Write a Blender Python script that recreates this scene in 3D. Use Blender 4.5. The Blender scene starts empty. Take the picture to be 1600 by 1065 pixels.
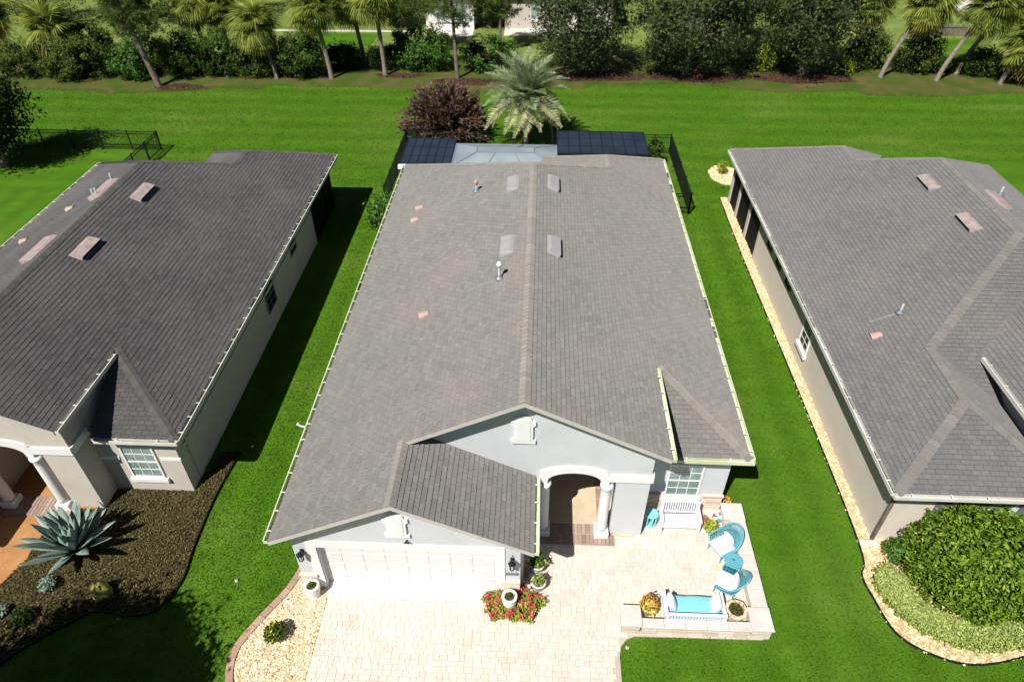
import bpy, math, random
import numpy as np
from mathutils import Vector, Matrix
random.seed(7); RNG = np.random.default_rng(7)
SC = bpy.context.scene; COL = SC.collection; R = math.radians

# ---------------------------------------------------------------- camera, world, sun, exposure
cam = bpy.data.cameras.new('camera'); camo = bpy.data.objects.new('camera', cam); COL.objects.link(camo)
cam.sensor_width = 36; cam.lens = 24.0; cam.clip_start = .1; cam.clip_end = 2000
CAM = Vector((0, 0, 18)); camo.location = CAM; camo.rotation_euler = (R(90 - 39.6), 0, R(2.36)); SC.camera = camo
SUN = Vector((1.15, 1.82, -2.8)).normalized()
w = bpy.data.worlds.new('World'); SC.world = w; w.use_nodes = True
sky = w.node_tree.nodes.new('ShaderNodeTexSky'); sky.sky_type = 'NISHITA'; sky.sun_disc = False; sky.air_density = .4; sky.dust_density = .3
sky.sun_elevation = R(52); sky.sun_rotation = math.atan2(-SUN.x, -SUN.y)
bg = w.node_tree.nodes['Background']; bg.inputs[1].default_value = .05
w.node_tree.links.new(sky.outputs[0], bg.inputs[0])
sl = bpy.data.lights.new('sun', 'SUN'); sl.energy = 5.; sl.angle = R(.5); sl.color = (1, .965, .9)
so = bpy.data.objects.new('sun', sl); COL.objects.link(so); so.location = (-20, -30, 40); so.rotation_euler = SUN.to_track_quat('-Z', 'Y').to_euler()
SC.view_settings.view_transform = 'Standard'; SC.view_settings.look = 'None'; SC.view_settings.gamma = 1
SC.view_settings.use_curve_mapping = False; SC.view_settings.exposure = .45

# ---------------------------------------------------------------- materials
M = {}
def mk(name, c1, c2=None, scale=2., rough=.8, bump=0., bscale=30., tint=0., c3=None, s3=.15, transl=0., spec=.3, metal=0., detail=3., drough=0., alpha=1., hue=0., stretch=None, m3=(.42, .62), band=0., stripes=0.):
    m = bpy.data.materials.new(name); m.use_nodes = True; nt = m.node_tree; N = nt.nodes; L = nt.links
    b = N['Principled BSDF']; b.inputs['Roughness'].default_value = rough; b.inputs['Specular IOR Level'].default_value = spec
    b.inputs['Metallic'].default_value = metal; b.inputs['Diffuse Roughness'].default_value = drough
    c2 = c2 or c1; geo = N.new('ShaderNodeNewGeometry'); pos = geo.outputs['Position']
    if stretch:
        mp = N.new('ShaderNodeMapping'); mp.inputs['Scale'].default_value = stretch; L.new(pos, mp.inputs[0]); pos = mp.outputs[0]
    def noise(s, d=detail):
        n = N.new('ShaderNodeTexNoise'); n.inputs['Scale'].default_value = s; n.inputs['Detail'].default_value = d; L.new(pos, n.inputs['Vector']); return n.outputs['Fac']
    def ramp(f, a, z):
        r = N.new('ShaderNodeMapRange'); r.inputs[1].default_value = a; r.inputs[2].default_value = z; L.new(f, r.inputs[0]); return r.outputs[0]
    def mix(f, a, c):
        x = N.new('ShaderNodeMix'); x.data_type = 'RGBA'; L.new(f, x.inputs[0])
        for i, v in ((6, a), (7, c)):
            if hasattr(v, 'is_linked'): L.new(v, x.inputs[i])
            else: x.inputs[i].default_value = (*v, 1)
        return x.outputs[2]
    at = N.new('ShaderNodeAttribute'); at.attribute_name = 'tint'; oi = N.new('ShaderNodeObjectInfo')
    ad = N.new('ShaderNodeMath'); L.new(at.outputs['Fac'], ad.inputs[0]); L.new(oi.outputs['Random'], ad.inputs[1])
    fr = N.new('ShaderNodeMath'); fr.operation = 'FRACT'; L.new(ad.outputs[0], fr.inputs[0])
    if tint < 0:      # colour picked per piece between c1 and c2
        col = mix(fr.outputs[0], c1, c2)
    else: col = mix(ramp(noise(scale), .35, .65), c1, c2)
    if c3: col = mix(ramp(noise(s3), *m3), col, c3)
    if stripes:       # mowing passes: along the house sides, then across the back
        sx = N.new('ShaderNodeSeparateXYZ'); L.new(geo.outputs['Position'], sx.inputs[0])
        def sine(o_, k):
            a_ = N.new('ShaderNodeMath'); a_.operation = 'MULTIPLY_ADD'; a_.inputs[1].default_value = k; L.new(o_, a_.inputs[0]); L.new(noise(.35, 2), a_.inputs[2])
            b_ = N.new('ShaderNodeMath'); b_.operation = 'SINE'; L.new(a_.outputs[0], b_.inputs[0]); return b_.outputs[0]
        st = N.new('ShaderNodeMath'); st.operation = 'GREATER_THAN'; st.inputs[1].default_value = 34; L.new(sx.outputs['Y'], st.inputs[0])
        mx = N.new('ShaderNodeMix'); L.new(st.outputs[0], mx.inputs[0]); L.new(sine(sx.outputs['X'], 4.6), mx.inputs[2]); L.new(sine(sx.outputs['Y'], 3.1), mx.inputs[3])
        h1 = N.new('ShaderNodeHueSaturation'); r1 = N.new('ShaderNodeMapRange'); r1.inputs[1].default_value = -1; r1.inputs[3].default_value = 1 - stripes; r1.inputs[4].default_value = 1 + stripes
        L.new(mx.outputs[0], r1.inputs[0]); L.new(r1.outputs[0], h1.inputs['Value']); L.new(col, h1.inputs['Color']); col = h1.outputs[0]
    if tint:
        hs = N.new('ShaderNodeHueSaturation'); mr = N.new('ShaderNodeMapRange'); t = abs(tint)
        mr.inputs[3].default_value = 1 - t; mr.inputs[4].default_value = 1 + t
        ad2 = N.new('ShaderNodeMath'); ad2.operation = 'MULTIPLY'; ad2.inputs[1].default_value = 7.31; L.new(fr.outputs[0], ad2.inputs[0])
        f2 = N.new('ShaderNodeMath'); f2.operation = 'FRACT'; L.new(ad2.outputs[0], f2.inputs[0])
        L.new(f2.outputs[0], mr.inputs[0]); L.new(mr.outputs[0], hs.inputs['Value'])
        L.new(col, hs.inputs['Color']); col = hs.outputs[0]
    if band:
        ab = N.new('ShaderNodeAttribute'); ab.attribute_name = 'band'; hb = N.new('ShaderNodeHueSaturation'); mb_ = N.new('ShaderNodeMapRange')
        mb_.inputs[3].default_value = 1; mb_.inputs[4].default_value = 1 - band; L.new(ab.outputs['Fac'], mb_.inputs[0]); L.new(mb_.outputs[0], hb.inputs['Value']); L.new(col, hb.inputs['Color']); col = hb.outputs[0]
    L.new(col, b.inputs['Base Color'])
    if bump:
        bp = N.new('ShaderNodeBump'); bp.inputs['Strength'].default_value = bump; bp.inputs['Distance'].default_value = .03
        L.new(noise(bscale, 2), bp.inputs['Height']); L.new(bp.outputs[0], b.inputs['Normal'])
    out = N['Material Output']; sh = b.outputs[0]
    if transl:
        tr = N.new('ShaderNodeBsdfTranslucent'); L.new(col, tr.inputs[0]); ms = N.new('ShaderNodeMixShader'); ms.inputs[0].default_value = transl
        L.new(sh, ms.inputs[1]); L.new(tr.outputs[0], ms.inputs[2]); sh = ms.outputs[0]
    if alpha < 1:
        tp = N.new('ShaderNodeBsdfTransparent'); ms = N.new('ShaderNodeMixShader'); ms.inputs[0].default_value = alpha
        L.new(tp.outputs[0], ms.inputs[1]); L.new(sh, ms.inputs[2]); sh = ms.outputs[0]
    L.new(sh, out.inputs['Surface']); M[name] = m; return m

mk('lawn', (.053, .138, .005), (.070, .166, .008), 1.6, .9, .9, 60, c3=(.118, .188, .026), s3=.3, m3=(.5, .8), spec=.1, detail=6, stretch=(.5, 1, 1), stripes=.085)
mk('far_lawn', (.13, .18, .035), (.18, .225, .06), .7, .9, .4, 30, spec=.1)
mk('grass', (.05, .132, .005), (.09, .188, .012), rough=.8, tint=-.18, c3=(.135, .20, .035), s3=.3, m3=(.5, .8), stripes=.085, transl=.25, spec=.15)
mk('dry_grass', (.075, .085, .02), (.12, .10, .035), 1.2, .95, .9, 40, c3=(.05, .09, .012), s3=.5, spec=.1, detail=6)
mk('bark_mulch', (.10, .055, .035), (.045, .024, .016), 5, .95, 1, 40, spec=.1, detail=6)
mk('mulch', (.045, .037, .014), (.07, .058, .024), 12, .95, 1, 40, spec=.1)
mk('chip', (.028, .022, .008), (.135, .113, .047), rough=.9, tint=-.35, spec=.15)
mk('gravel_base', (.45, .32, .16), (.6, .46, .27), 20, .95, 1, 40)
mk('pebble', (.46, .30, .13), (.84, .76, .60), rough=.75, tint=-.22)
mk('pebble_pale', (.66, .48, .27), (.86, .72, .48), rough=.8, tint=-.15)
mk('paver', (.60, .525, .455), (.64, .575, .51), rough=.85, tint=-.06, bump=.25, bscale=60, c3=(.535, .46, .395), s3=1.1, m3=(.55, .75))
mk('paver_joint', (.43, .37, .31), (.47, .41, .345), 6, .95)
mk('path_paver', (.42, .22, .09), (.36, .17, .065), 2, .9, .2, 40)
mk('cap_stone', (.60, .56, .52), (.52, .48, .445), 3, .85, .15, 40, tint=.03, c3=(.36, .34, .32), s3=2.2, m3=(.64, .8))
mk('wall_stone', (.60, .48, .38), (.68, .60, .52), rough=.9, tint=-.1, bump=.5, bscale=40)
mk('porch_tile', (.50, .40, .27), (.56, .46, .33), 3, .8, .1, 30, tint=.05)
mk('brick', (.30, .21, .17), (.37, .27, .225), rough=.9, tint=-.15, bump=.3, bscale=50)
mk('stucco', (.535, .55, .575), (.555, .57, .595), 2, .95, .4, 60, c3=(.49, .50, .515), s3=.9, m3=(.5, .8))
mk('stucco_beige', (.50, .455, .405), (.53, .485, .43), 2, .95, .4, 60, c3=(.45, .405, .36), s3=.9, m3=(.5, .8))
mk('stucco_tan', (.62, .55, .48), (.65, .58, .51), 2, .95, .4, 60, c3=(.56, .495, .43), s3=.8, m3=(.5, .8))
mk('white_trim', (.72, .72, .715), (.70, .70, .695), 4, .6, .05, 30)
mk('white_paint', (.80, .80, .80), rough=.4)
mk('door_white', (.62, .615, .605), (.635, .63, .62), 3, .5)
mk('fascia', (.46, .42, .40), (.50, .46, .435), 3, .7)
mk('soffit', (.55, .53, .5), rough=.8)
mk('gutter_cream', (.56, .60, .42), (.66, .68, .54), 1.5, .5, c3=(.5, .55, .35), s3=.8)
mk('gutter_white', (.62, .61, .57), (.55, .53, .48), 2, .5)
mk('gutter_dirt', (.10, .12, .05), (.06, .06, .035), 4, .9)
mk('bracket', (.62, .62, .57), rough=.5)
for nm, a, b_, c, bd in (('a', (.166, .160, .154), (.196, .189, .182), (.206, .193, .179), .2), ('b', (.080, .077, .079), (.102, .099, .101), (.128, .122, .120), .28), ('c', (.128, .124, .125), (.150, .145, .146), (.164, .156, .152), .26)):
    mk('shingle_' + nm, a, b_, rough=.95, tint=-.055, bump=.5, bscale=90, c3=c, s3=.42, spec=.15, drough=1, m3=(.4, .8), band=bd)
    mk('underlay_' + nm, tuple(x * .5 for x in a), rough=1, spec=.05)
    mk('ridge_' + nm, tuple(x * 1.22 * k for x, k in zip(a, (1.04, 1, .94))), tuple(x * 1.22 * k for x, k in zip(b_, (1.04, 1, .95))), rough=.95, tint=-.06, bump=.5, bscale=90, spec=.15, drough=1)
mk('vent_pink', (.33, .26, .25), (.38, .30, .29), 3, .7, c3=(.28, .225, .21), s3=5)
mk('vent_grey', (.30, .285, .29), (.335, .32, .322), 3, .6)
mk('pvc', (.6, .6, .6), rough=.5)
mk('lead_stain', (.42, .42, .41), (.5, .5, .49), 6, .9, alpha=.32)
mk('clay_pink', (.40, .27, .235), (.46, .32, .28), 6, .8)
mk('lead', (.22, .24, .26), rough=.5, metal=.5)
mk('glass', (.16, .23, .215), (.26, .34, .32), 1.2, .06, spec=.8)
mk('glass_dark', (.008, .012, .014), rough=.06, spec=.8)
mk('dark_screen', (.008, .008, .009), rough=.7, spec=.1)
mk('mesh_dark', (.018, .03, .052), (.03, .045, .07), .9, .35, alpha=.80, spec=.5)
mk('mesh_light', (.27, .32, .39), (.37, .42, .49), .8, .35, alpha=.7, spec=.5)
mk('frame_bronze', (.012, .016, .022), rough=.4)
mk('frame_pale', (.2, .24, .28), rough=.4)
mk('black_metal', (.008, .009, .010), rough=.35, spec=.5)
mk('lamp_glass', (.5, .5, .48), rough=.1)
mk('concrete', (.52, .5, .46), (.58, .55, .5), 3, .9, .2, 40)
mk('kerb', (.42, .26, .19), (.36, .24, .185), 2.5, .9, .3, 50, tint=.12)
mk('teal', (.11, .34, .41), (.13, .39, .46), 14, .45, .4, 90)
mk('teal_dark', (.008, .13, .18), (.012, .16, .22), 14, .45, .4, 90)
mk('teal_pale', (.22, .58, .62), rough=.45)
mk('turquoise', (.20, .56, .66), (.23, .6, .7), 5, .85, .15, 20)
mk('cushion_ice', (.62, .76, .82), (.66, .8, .86), 5, .9, .15, 20)
mk('white_cushion', (.78, .78, .79), (.74, .75, .77), 12, .9, .2, 30)
mk('bench_white', (.62, .66, .72), (.66, .70, .76), 5, .5)
mk('cushion_print', (.80, .80, .80), (.68, .68, .70), 14, .9)
mk('terracotta', (.62, .36, .22), (.68, .42, .27), 6, .85)
mk('tan_pot', (.62, .47, .33), (.68, .53, .38), 4, .85, .2, 40)
mk('soil', (.05, .035, .02), (.09, .065, .04), 15, 1, 1, 60)
mk('urn', (.72, .69, .65), (.78, .76, .72), 6, .8, .2, 30)
mk('ball_blue', (.12, .35, .75), rough=.25); mk('ball_red', (.75, .06, .12), rough=.25); mk('ball_green', (.06, .5, .22), rough=.25); mk('ball_white', (.75, .68, .8), rough=.25)
mk('boulder', (.28, .27, .045), (.38, .36, .09), 6, .9, .6, 20, c3=(.18, .18, .05), s3=4)
mk('agave', (.17, .25, .22), (.26, .34, .29), 3, .5, .1, 20, tint=.12, spec=.4)
mk('bark', (.12, .09, .07), (.2, .165, .13), 5, .95, .8, 18, stretch=(1, 1, .4))
mk('palm_bark', (.17, .14, .115), (.3, .26, .22), 7, .95, 1, 14, stretch=(1, 1, 2.2))
mk('pine_bark', (.11, .085, .07), (.22, .17, .14), 5, .95, .9, 14)
def leafmat(n, a, b, transl=.25, rough=.5, t=.3, spec=.35): mk(n, a, b, rough=rough, tint=-t, transl=transl, spec=spec)
leafmat('leaf_oak', (.032, .052, .016), (.105, .135, .048), rough=.65, spec=.2); leafmat('leaf_shrub', (.02, .06, .007), (.095, .165, .018), rough=.6, spec=.2)
leafmat('leaf_bright', (.03, .115, .009), (.10, .23, .024)); leafmat('leaf_olive', (.04, .075, .010), (.14, .185, .026), rough=.6, spec=.2)
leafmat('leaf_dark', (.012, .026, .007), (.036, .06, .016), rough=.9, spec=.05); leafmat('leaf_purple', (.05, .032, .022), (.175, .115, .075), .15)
leafmat('leaf_lime', (.22, .30, .06), (.42, .48, .15)); leafmat('leaf_round', (.05, .115, .006), (.21, .325, .028), rough=.5, spec=.25)
leafmat('leaf_pink', (.28, .12, .09), (.42, .2, .15)); leafmat('leaf_yellow', (.45, .36, .03), (.62, .55, .08))
leafmat('leaf_yelgreen', (.16, .26, .02), (.36, .42, .05)); leafmat('flower_red', (.60, .05, .09), (.70, .14, .16), .15); leafmat('flower_orange', (.72, .22, .03), (.75, .4, .05), .15)
leafmat('flower_maroon', (.12, .02, .03), (.2, .05, .06), .15)
leafmat('frond_sabal', (.08, .13, .014), (.31, .34, .06), .3, .6, .3, .2); leafmat('frond_gold', (.30, .22, .045), (.45, .33, .09), .3); leafmat('frond_yellow', (.42, .38, .03), (.5, .45, .05), .3)
leafmat('frond_silver', (.18, .25, .12), (.38, .45, .25), .3); leafmat('frond_tan', (.34, .36, .18), (.52, .52, .29), .3)
leafmat('needle', (.045, .085, .012), (.13, .18, .03), .3)

# ---------------------------------------------------------------- mesh helpers
class MB:
    def __init__(s): s.v = []; s.f = []; s.t = []; s.b = []; s.cur = 0.
    def add(s, vs, fs, t=None, bs=None):
        s.b += bs or [0] * len(fs)
        k = len(s.v); s.v += [tuple(p) for p in vs]
        for q in fs: s.f.append(tuple(i + k for i in q)); s.t.append(s.cur if t is None else t)
        return s
    def box(s, x0, x1, y0, y1, z0, z1, t=None):
        return s.add([(x0, y0, z0), (x1, y0, z0), (x1, y1, z0), (x0, y1, z0), (x0, y0, z1), (x1, y0, z1), (x1, y1, z1), (x0, y1, z1)],
                     [(3, 2, 1, 0), (4, 5, 6, 7), (0, 1, 5, 4), (1, 2, 6, 5), (2, 3, 7, 6), (3, 0, 4, 7)], t)
    def cbox(s, x0, x1, y0, y1, z0, z1, b=.01, t=None):   # box with chamfered top edges
        return s.add([(x0, y0, z0), (x1, y0, z0), (x1, y1, z0), (x0, y1, z0), (x0, y0, z1 - b), (x1, y0, z1 - b), (x1, y1, z1 - b), (x0, y1, z1 - b), (x0 + b, y0 + b, z1), (x1 - b, y0 + b, z1), (x1 - b, y1 - b, z1), (x0 + b, y1 - b, z1)],
                     [(3, 2, 1, 0), (8, 9, 10, 11), (0, 1, 5, 4), (1, 2, 6, 5), (2, 3, 7, 6), (3, 0, 4, 7), (4, 5, 9, 8), (5, 6, 10, 9), (6, 7, 11, 10), (7, 4, 8, 11)], t)
    def bar(s, a, b, wd, ht, up=(0, 0, 1)):
        a = Vector(a); b = Vector(b); d = (b - a).normalized(); u = d.cross(Vector(up))
        if u.length < 1e-4: u = d.cross(Vector((1, 0, 0)))
        u.normalize(); n = u.cross(d); u *= wd / 2; n *= ht / 2
        return s.add([a - u - n, a + u - n, a + u + n, a - u + n, b - u - n, b + u - n, b + u + n, b - u + n], [(0, 1, 2, 3), (7, 6, 5, 4), (0, 4, 5, 1), (1, 5, 6, 2), (2, 6, 7, 3), (3, 7, 4, 0)])
    def poly(s, pts): return s.add(pts, [tuple(range(len(pts)))])
    def prism(s, pts, z0, z1):       # xy outline (ccw)
        n = len(pts); return s.add([(*p[:2], z0) for p in pts] + [(*p[:2], z1) for p in pts], [tuple(range(n - 1, -1, -1)), tuple(range(n, 2 * n))] + [(i, (i + 1) % n, n + (i + 1) % n, n + i) for i in range(n)])
    def wall(s, pts, y0, y1):        # xz outline extruded along y
        n = len(pts); return s.add([(p[0], y0, p[1]) for p in pts] + [(p[0], y1, p[1]) for p in pts], [tuple(range(n)), tuple(range(2 * n - 1, n - 1, -1))] + [((i + 1) % n, i, n + i, n + (i + 1) % n) for i in range(n)])
    def wallx(s, pts, x0, x1):       # yz outline extruded along x
        n = len(pts); return s.add([(x0, p[0], p[1]) for p in pts] + [(x1, p[0], p[1]) for p in pts], [tuple(range(n - 1, -1, -1)), tuple(range(n, 2 * n))] + [(i, (i + 1) % n, n + (i + 1) % n, n + i) for i in range(n)])
    def tube(s, path, rad, n=8, cap=True):
        P = [Vector(p) for p in path]; r = rad if hasattr(rad, '__len__') else [rad] * len(P); vs = []; fs = []; u = None
        for i, p in enumerate(P):
            d = (P[min(i + 1, len(P) - 1)] - P[max(i - 1, 0)]).normalized()
            if u is None: u = d.cross(Vector((0, 1, 0)) if abs(d.y) < .9 else Vector((1, 0, 0)))
            u = (u - d * u.dot(d)).normalized(); v = d.cross(u)
            for k in range(n): a = 2 * math.pi * k / n; vs.append(p + (u * math.cos(a) + v * math.sin(a)) * r[i])
            if i:
                for k in range(n): fs.append(((i - 1) * n + k, (i - 1) * n + (k + 1) % n, i * n + (k + 1) % n, i * n + k))
        if cap: fs += [tuple(range(n - 1, -1, -1)), tuple(range((len(P) - 1) * n, len(P) * n))]
        return s.add(vs, fs)
    def lathe(s, prof, n=16, c=(0, 0, 0)):
        vs = []; fs = []
        for i, (r, z) in enumerate(prof):
            for k in range(n): a = 2 * math.pi * k / n; vs.append((c[0] + r * math.cos(a), c[1] + r * math.sin(a), c[2] + z))
            if i:
                for k in range(n): fs.append(((i - 1) * n + k, (i - 1) * n + (k + 1) % n, i * n + (k + 1) % n, i * n + k))
        fs += [tuple(range(n - 1, -1, -1)), tuple(range((len(prof) - 1) * n, len(prof) * n))]
        return s.add(vs, fs)
    def mesh(s, name, mat, smooth=False):
        me = bpy.data.meshes.new(name); me.from_pydata(s.v, [], s.f); me.materials.append(M[mat])
        at = me.attributes.new('tint', 'FLOAT', 'FACE'); at.data.foreach_set('value', s.t)
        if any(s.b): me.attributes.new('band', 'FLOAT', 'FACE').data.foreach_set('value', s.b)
        if smooth: me.shade_smooth()
        me.update(); return me
    def obj(s, name, mat, parent=None, smooth=False, kind=None):
        return link(name, s.mesh(name, mat, smooth), parent, kind)
def link(name, me, parent=None, kind=None):
    o = bpy.data.objects.new(name, me); COL.objects.link(o)
    if parent is not None:
        o.parent = parent
        if parent.get('_w'): o.matrix_parent_inverse = Matrix.Translation(-Vector(parent['_w']))
    if kind: o['kind'] = kind
    return o
def npquads(V, mat, name, tint=None):          # V (n,4,3) fast leaf mesh
    n = len(V); me = bpy.data.meshes.new(name); me.vertices.add(n * 4); me.vertices.foreach_set('co', np.ascontiguousarray(V, dtype=np.float32).ravel())
    me.loops.add(n * 4); me.loops.foreach_set('vertex_index', np.arange(n * 4, dtype=np.int32)); me.polygons.add(n)
    me.polygons.foreach_set('loop_start', np.arange(0, n * 4, 4, dtype=np.int32))
    me.materials.append(M[mat]); at = me.attributes.new('tint', 'FLOAT', 'FACE')
    at.data.foreach_set('value', (RNG.random(n) if tint is None else tint).astype(np.float32)); me.update(calc_edges=True); me.validate(); return me
def tag(o, label, cat, group=None, kind=None):
    o['label'] = label; o['category'] = cat
    if group: o['group'] = group
    if kind: o['kind'] = kind
    return o
def thing(name, label, cat, loc=(0, 0, 0), rz=0., group=None, world=False):
    o = bpy.data.objects.new(name, None); COL.objects.link(o); o.location = loc; o.rotation_euler = (0, 0, rz); o.empty_display_size = .2
    if world: o['_w'] = tuple(loc)
    return tag(o, label, cat, group)
def struct(name, mb, mat, smooth=False):
    o = mb.obj(name, mat, None, smooth); o['kind'] = 'structure'; return o
def inpoly(x, y, P):
    c = False; j = len(P) - 1
    for i in range(len(P)):
        if (P[i][1] > y) != (P[j][1] > y) and x < (P[j][0] - P[i][0]) * (y - P[i][1]) / (P[j][1] - P[i][1]) + P[i][0]: c = not c
        j = i
    return c
def inpoly_np(x, y, P):
    c = np.zeros(len(x), bool); j = len(P) - 1
    for i in range(len(P)):
        if P[i][1] != P[j][1]:
            c ^= ((P[i][1] > y) != (P[j][1] > y)) & (x < (P[j][0] - P[i][0]) * (y - P[i][1]) / (P[j][1] - P[i][1]) + P[i][0])
        j = i
    return c
def spline(pts, k=6):
    out = []; n = len(pts)
    for i in range(n - 1):
        p0 = pts[max(i - 1, 0)]; p1 = pts[i]; p2 = pts[i + 1]; p3 = pts[min(i + 2, n - 1)]
        for j in range(k):
            t = j / k; out.append(tuple(.5 * (2 * b + (c - a) * t + (2 * a - 5 * b + 4 * c - d) * t * t + (3 * b - a - 3 * c + d) * t ** 3) for a, b, c, d in zip(p0, p1, p2, p3)))
    out.append(tuple(pts[-1])); return out
def ccw(P):
    return P if sum(P[i - 1][0] * P[i][1] - P[i][0] * P[i - 1][1] for i in range(len(P))) > 0 else P[::-1]
def clip(poly, C):                             # convex clip, C ccw
    for i in range(len(C)):
        ax, ay = C[i - 1]; bx, by = C[i]; out = []
        side = lambda p: (bx - ax) * (p[1] - ay) - (by - ay) * (p[0] - ax)
        for k in range(len(poly)):
            p = poly[k - 1]; q = poly[k]; sp = side(p); sq = side(q)
            if (sp >= 0) != (sq >= 0): t = sp / (sp - sq); out.append((p[0] + (q[0] - p[0]) * t, p[1] + (q[1] - p[1]) * t))
            if sq >= 0: out.append(q)
        poly = out
        if len(poly) < 3: return []
    return poly
def rotmats(yaw, pitch, roll):
    cy, sy, cp, sp, cr, sr = np.cos(yaw), np.sin(yaw), np.cos(pitch), np.sin(pitch), np.cos(roll), np.sin(roll); z = np.zeros_like(cy); o = np.ones_like(cy)
    A = np.array([[cy, -sy, z], [sy, cy, z], [z, z, o]]).transpose(2, 0, 1); B = np.array([[o, z, z], [z, cp, -sp], [z, sp, cp]]).transpose(2, 0, 1); C = np.array([[cr, z, sr], [z, o, z], [-sr, z, cr]]).transpose(2, 0, 1)
    return A @ B @ C
def leaves_at(P, size, out=None, asp=.5, tilt=.9):
    n = len(P); s = size * (.6 + .8 * RNG.random(n))
    Rm = rotmats(RNG.random(n) * 6.283, RNG.normal(0, tilt, n), RNG.normal(0, tilt, n))
    q = np.array([[-.5, 0, 0], [0, -asp / 2, .06], [.5, 0, 0], [0, asp / 2, .06]])
    if out is not None:                         # bend leaf normals towards the outside
        nrm = out / (np.linalg.norm(out, axis=1, keepdims=True) + 1e-6) + RNG.normal(0, .55, (n, 3)); nrm /= np.linalg.norm(nrm, axis=1, keepdims=True)
        a = np.cross(nrm, RNG.normal(0, 1, (n, 3))); a /= np.linalg.norm(a, axis=1, keepdims=True) + 1e-6; b = np.cross(nrm, a)
        Rm = np.stack([a, b, nrm], axis=2)
    return P[:, None, :] + np.einsum('nij,kj->nki', Rm, q) * s[:, None, None]
def crown_pts(n, c, r, clumps, csize, shell=.55, flat=0.):
    d = RNG.normal(0, 1, (clumps, 3)); d /= np.linalg.norm(d, axis=1, keepdims=True)
    rr = shell + (1 - shell) * RNG.random((clumps, 1)) ** .7; cc = d * rr
    cc[:, 2] = np.maximum(cc[:, 2], -1 + flat)
    k = RNG.integers(0, clumps, n); P = cc[k] * np.array(r) + RNG.normal(0, 1, (n, 3)) * csize * (.6 + .8 * RNG.random((clumps, 1)))[k]
    out = P / np.array(r) ** 2 + .5 * (P - cc[k] * np.array(r)) / (csize * max(r)); return P + np.array(c), out

# ---------------------------------------------------------------- ground and beds
struct('ground', MB().poly([(-400, -200, 0), (400, -200, 0), (400, 600, 0), (-400, 600, 0)]), 'lawn')
def sheet(name, pts, z, mat): return struct(name, MB().poly([(x, y, z) for x, y in ccw(list(pts))]), mat)
wav = lambda x, s, a: a * math.sin(x * s) + .6 * a * math.sin(x * s * 2.3 + 1.7)
sheet('far_lawn', [(-150, 59), (150, 59)] + [(150, 300), (-150, 300)], .004, 'far_lawn')
soil_edge = [(x, 50.9 + wav(x, .23, .55) + (1.1 if 3 < x < 24 else 0) - (1.2 if x < -20 else 0)) for x in range(-75, 76)]
sheet('dry_grass_strip', soil_edge + [(75, 59.02), (-75, 59.02)], .008, 'dry_grass')
SOIL = soil_edge + [(75, 59), (-75, 59)]
def blob(cx, cy, rx, ry, n=26, j=.16):
    ph = random.random() * 6; return [(cx + rx * math.cos(a) * (1 + j * math.sin(3 * a + ph) + j * .6 * math.sin(7 * a + 2 * ph)), cy + ry * math.sin(a) * (1 + j * math.sin(4 * a + ph) + j * .5 * math.sin(9 * a))) for a in [2 * math.pi * i / n for i in range(n)]]
for bx, by, rx, ry in ((-27.0, 50.5, 2.0, .75), (-5.2, 52.6, 3.2, .75), (4.0, 54.3, 4.2, 1.3), (12, 54.4, 4.4, 1.3), (20.3, 54.5, 3.8, 1.3), (-18.6, 53.6, 2.2, .7), (-11, 53.8, 2, .6)):
    o = sheet('mulch_patch', blob(bx, by, rx, ry), .012, 'bark_mulch')
    n = int(70 * rx * ry); A = RNG.random(n) * 6.283; Q = np.sqrt(RNG.random(n)) * .98
    P = np.stack([bx + rx * Q * np.cos(A), by + ry * Q * np.sin(A), .03 + .05 * RNG.random(n)], 1)
    l = link('bark_chip', npquads(leaves_at(P, .22, asp=.4, tilt=.35), 'bark_mulch', 'bark_chip'), o, 'stuff')
# left neighbour's mulch bed
bed_edge = spline([(-10.0, 15.3), (-10.15, 13.4), (-10.1, 11.6), (-10.0, 10.4), (-10.35, 9.5), (-11.1, 9.3), (-12.0, 9.4), (-12.6, 9.0), (-13.2, 8.5), (-13.8, 7.8), (-14.6, 6.4)])
MULCH = bed_edge + [(-16.1, 6.2), (-15.25, 9.9), (-14.93, 11.0), (-14.9, 13.2), (-13.2, 13.6), (-10.8, 13.6), (-10.75, 15.3)]
o = struct('mulch_bed', MB().prism(ccw(MULCH), -.05, .03), 'mulch')
n = 60000; P = np.stack([-17.5 + 8 * RNG.random(n), 6 + 9.6 * RNG.random(n), .035 + .03 * RNG.random(n)], 1); P = P[inpoly_np(P[:, 0], P[:, 1], MULCH)]
link('mulch_chips', npquads(leaves_at(P, .075, asp=.5, tilt=.5), 'chip', 'mulch_chips'), o, 'stuff')
e = MB()
for a, b in zip(bed_edge[:-1], bed_edge[1:]): e.bar((*a, .04), (*b, .04), .025, .12)
e.obj('edging_strip', 'black_metal', o)
# neighbour's tan walk
sheet('side_walk', [(-14.95, 16), (-14.95, 11.2), (-14.9, 10.9), (-15.25, 9.9), (-16.2, 6), (-19, 6), (-19, 16)], .045, 'path_paver')
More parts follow.
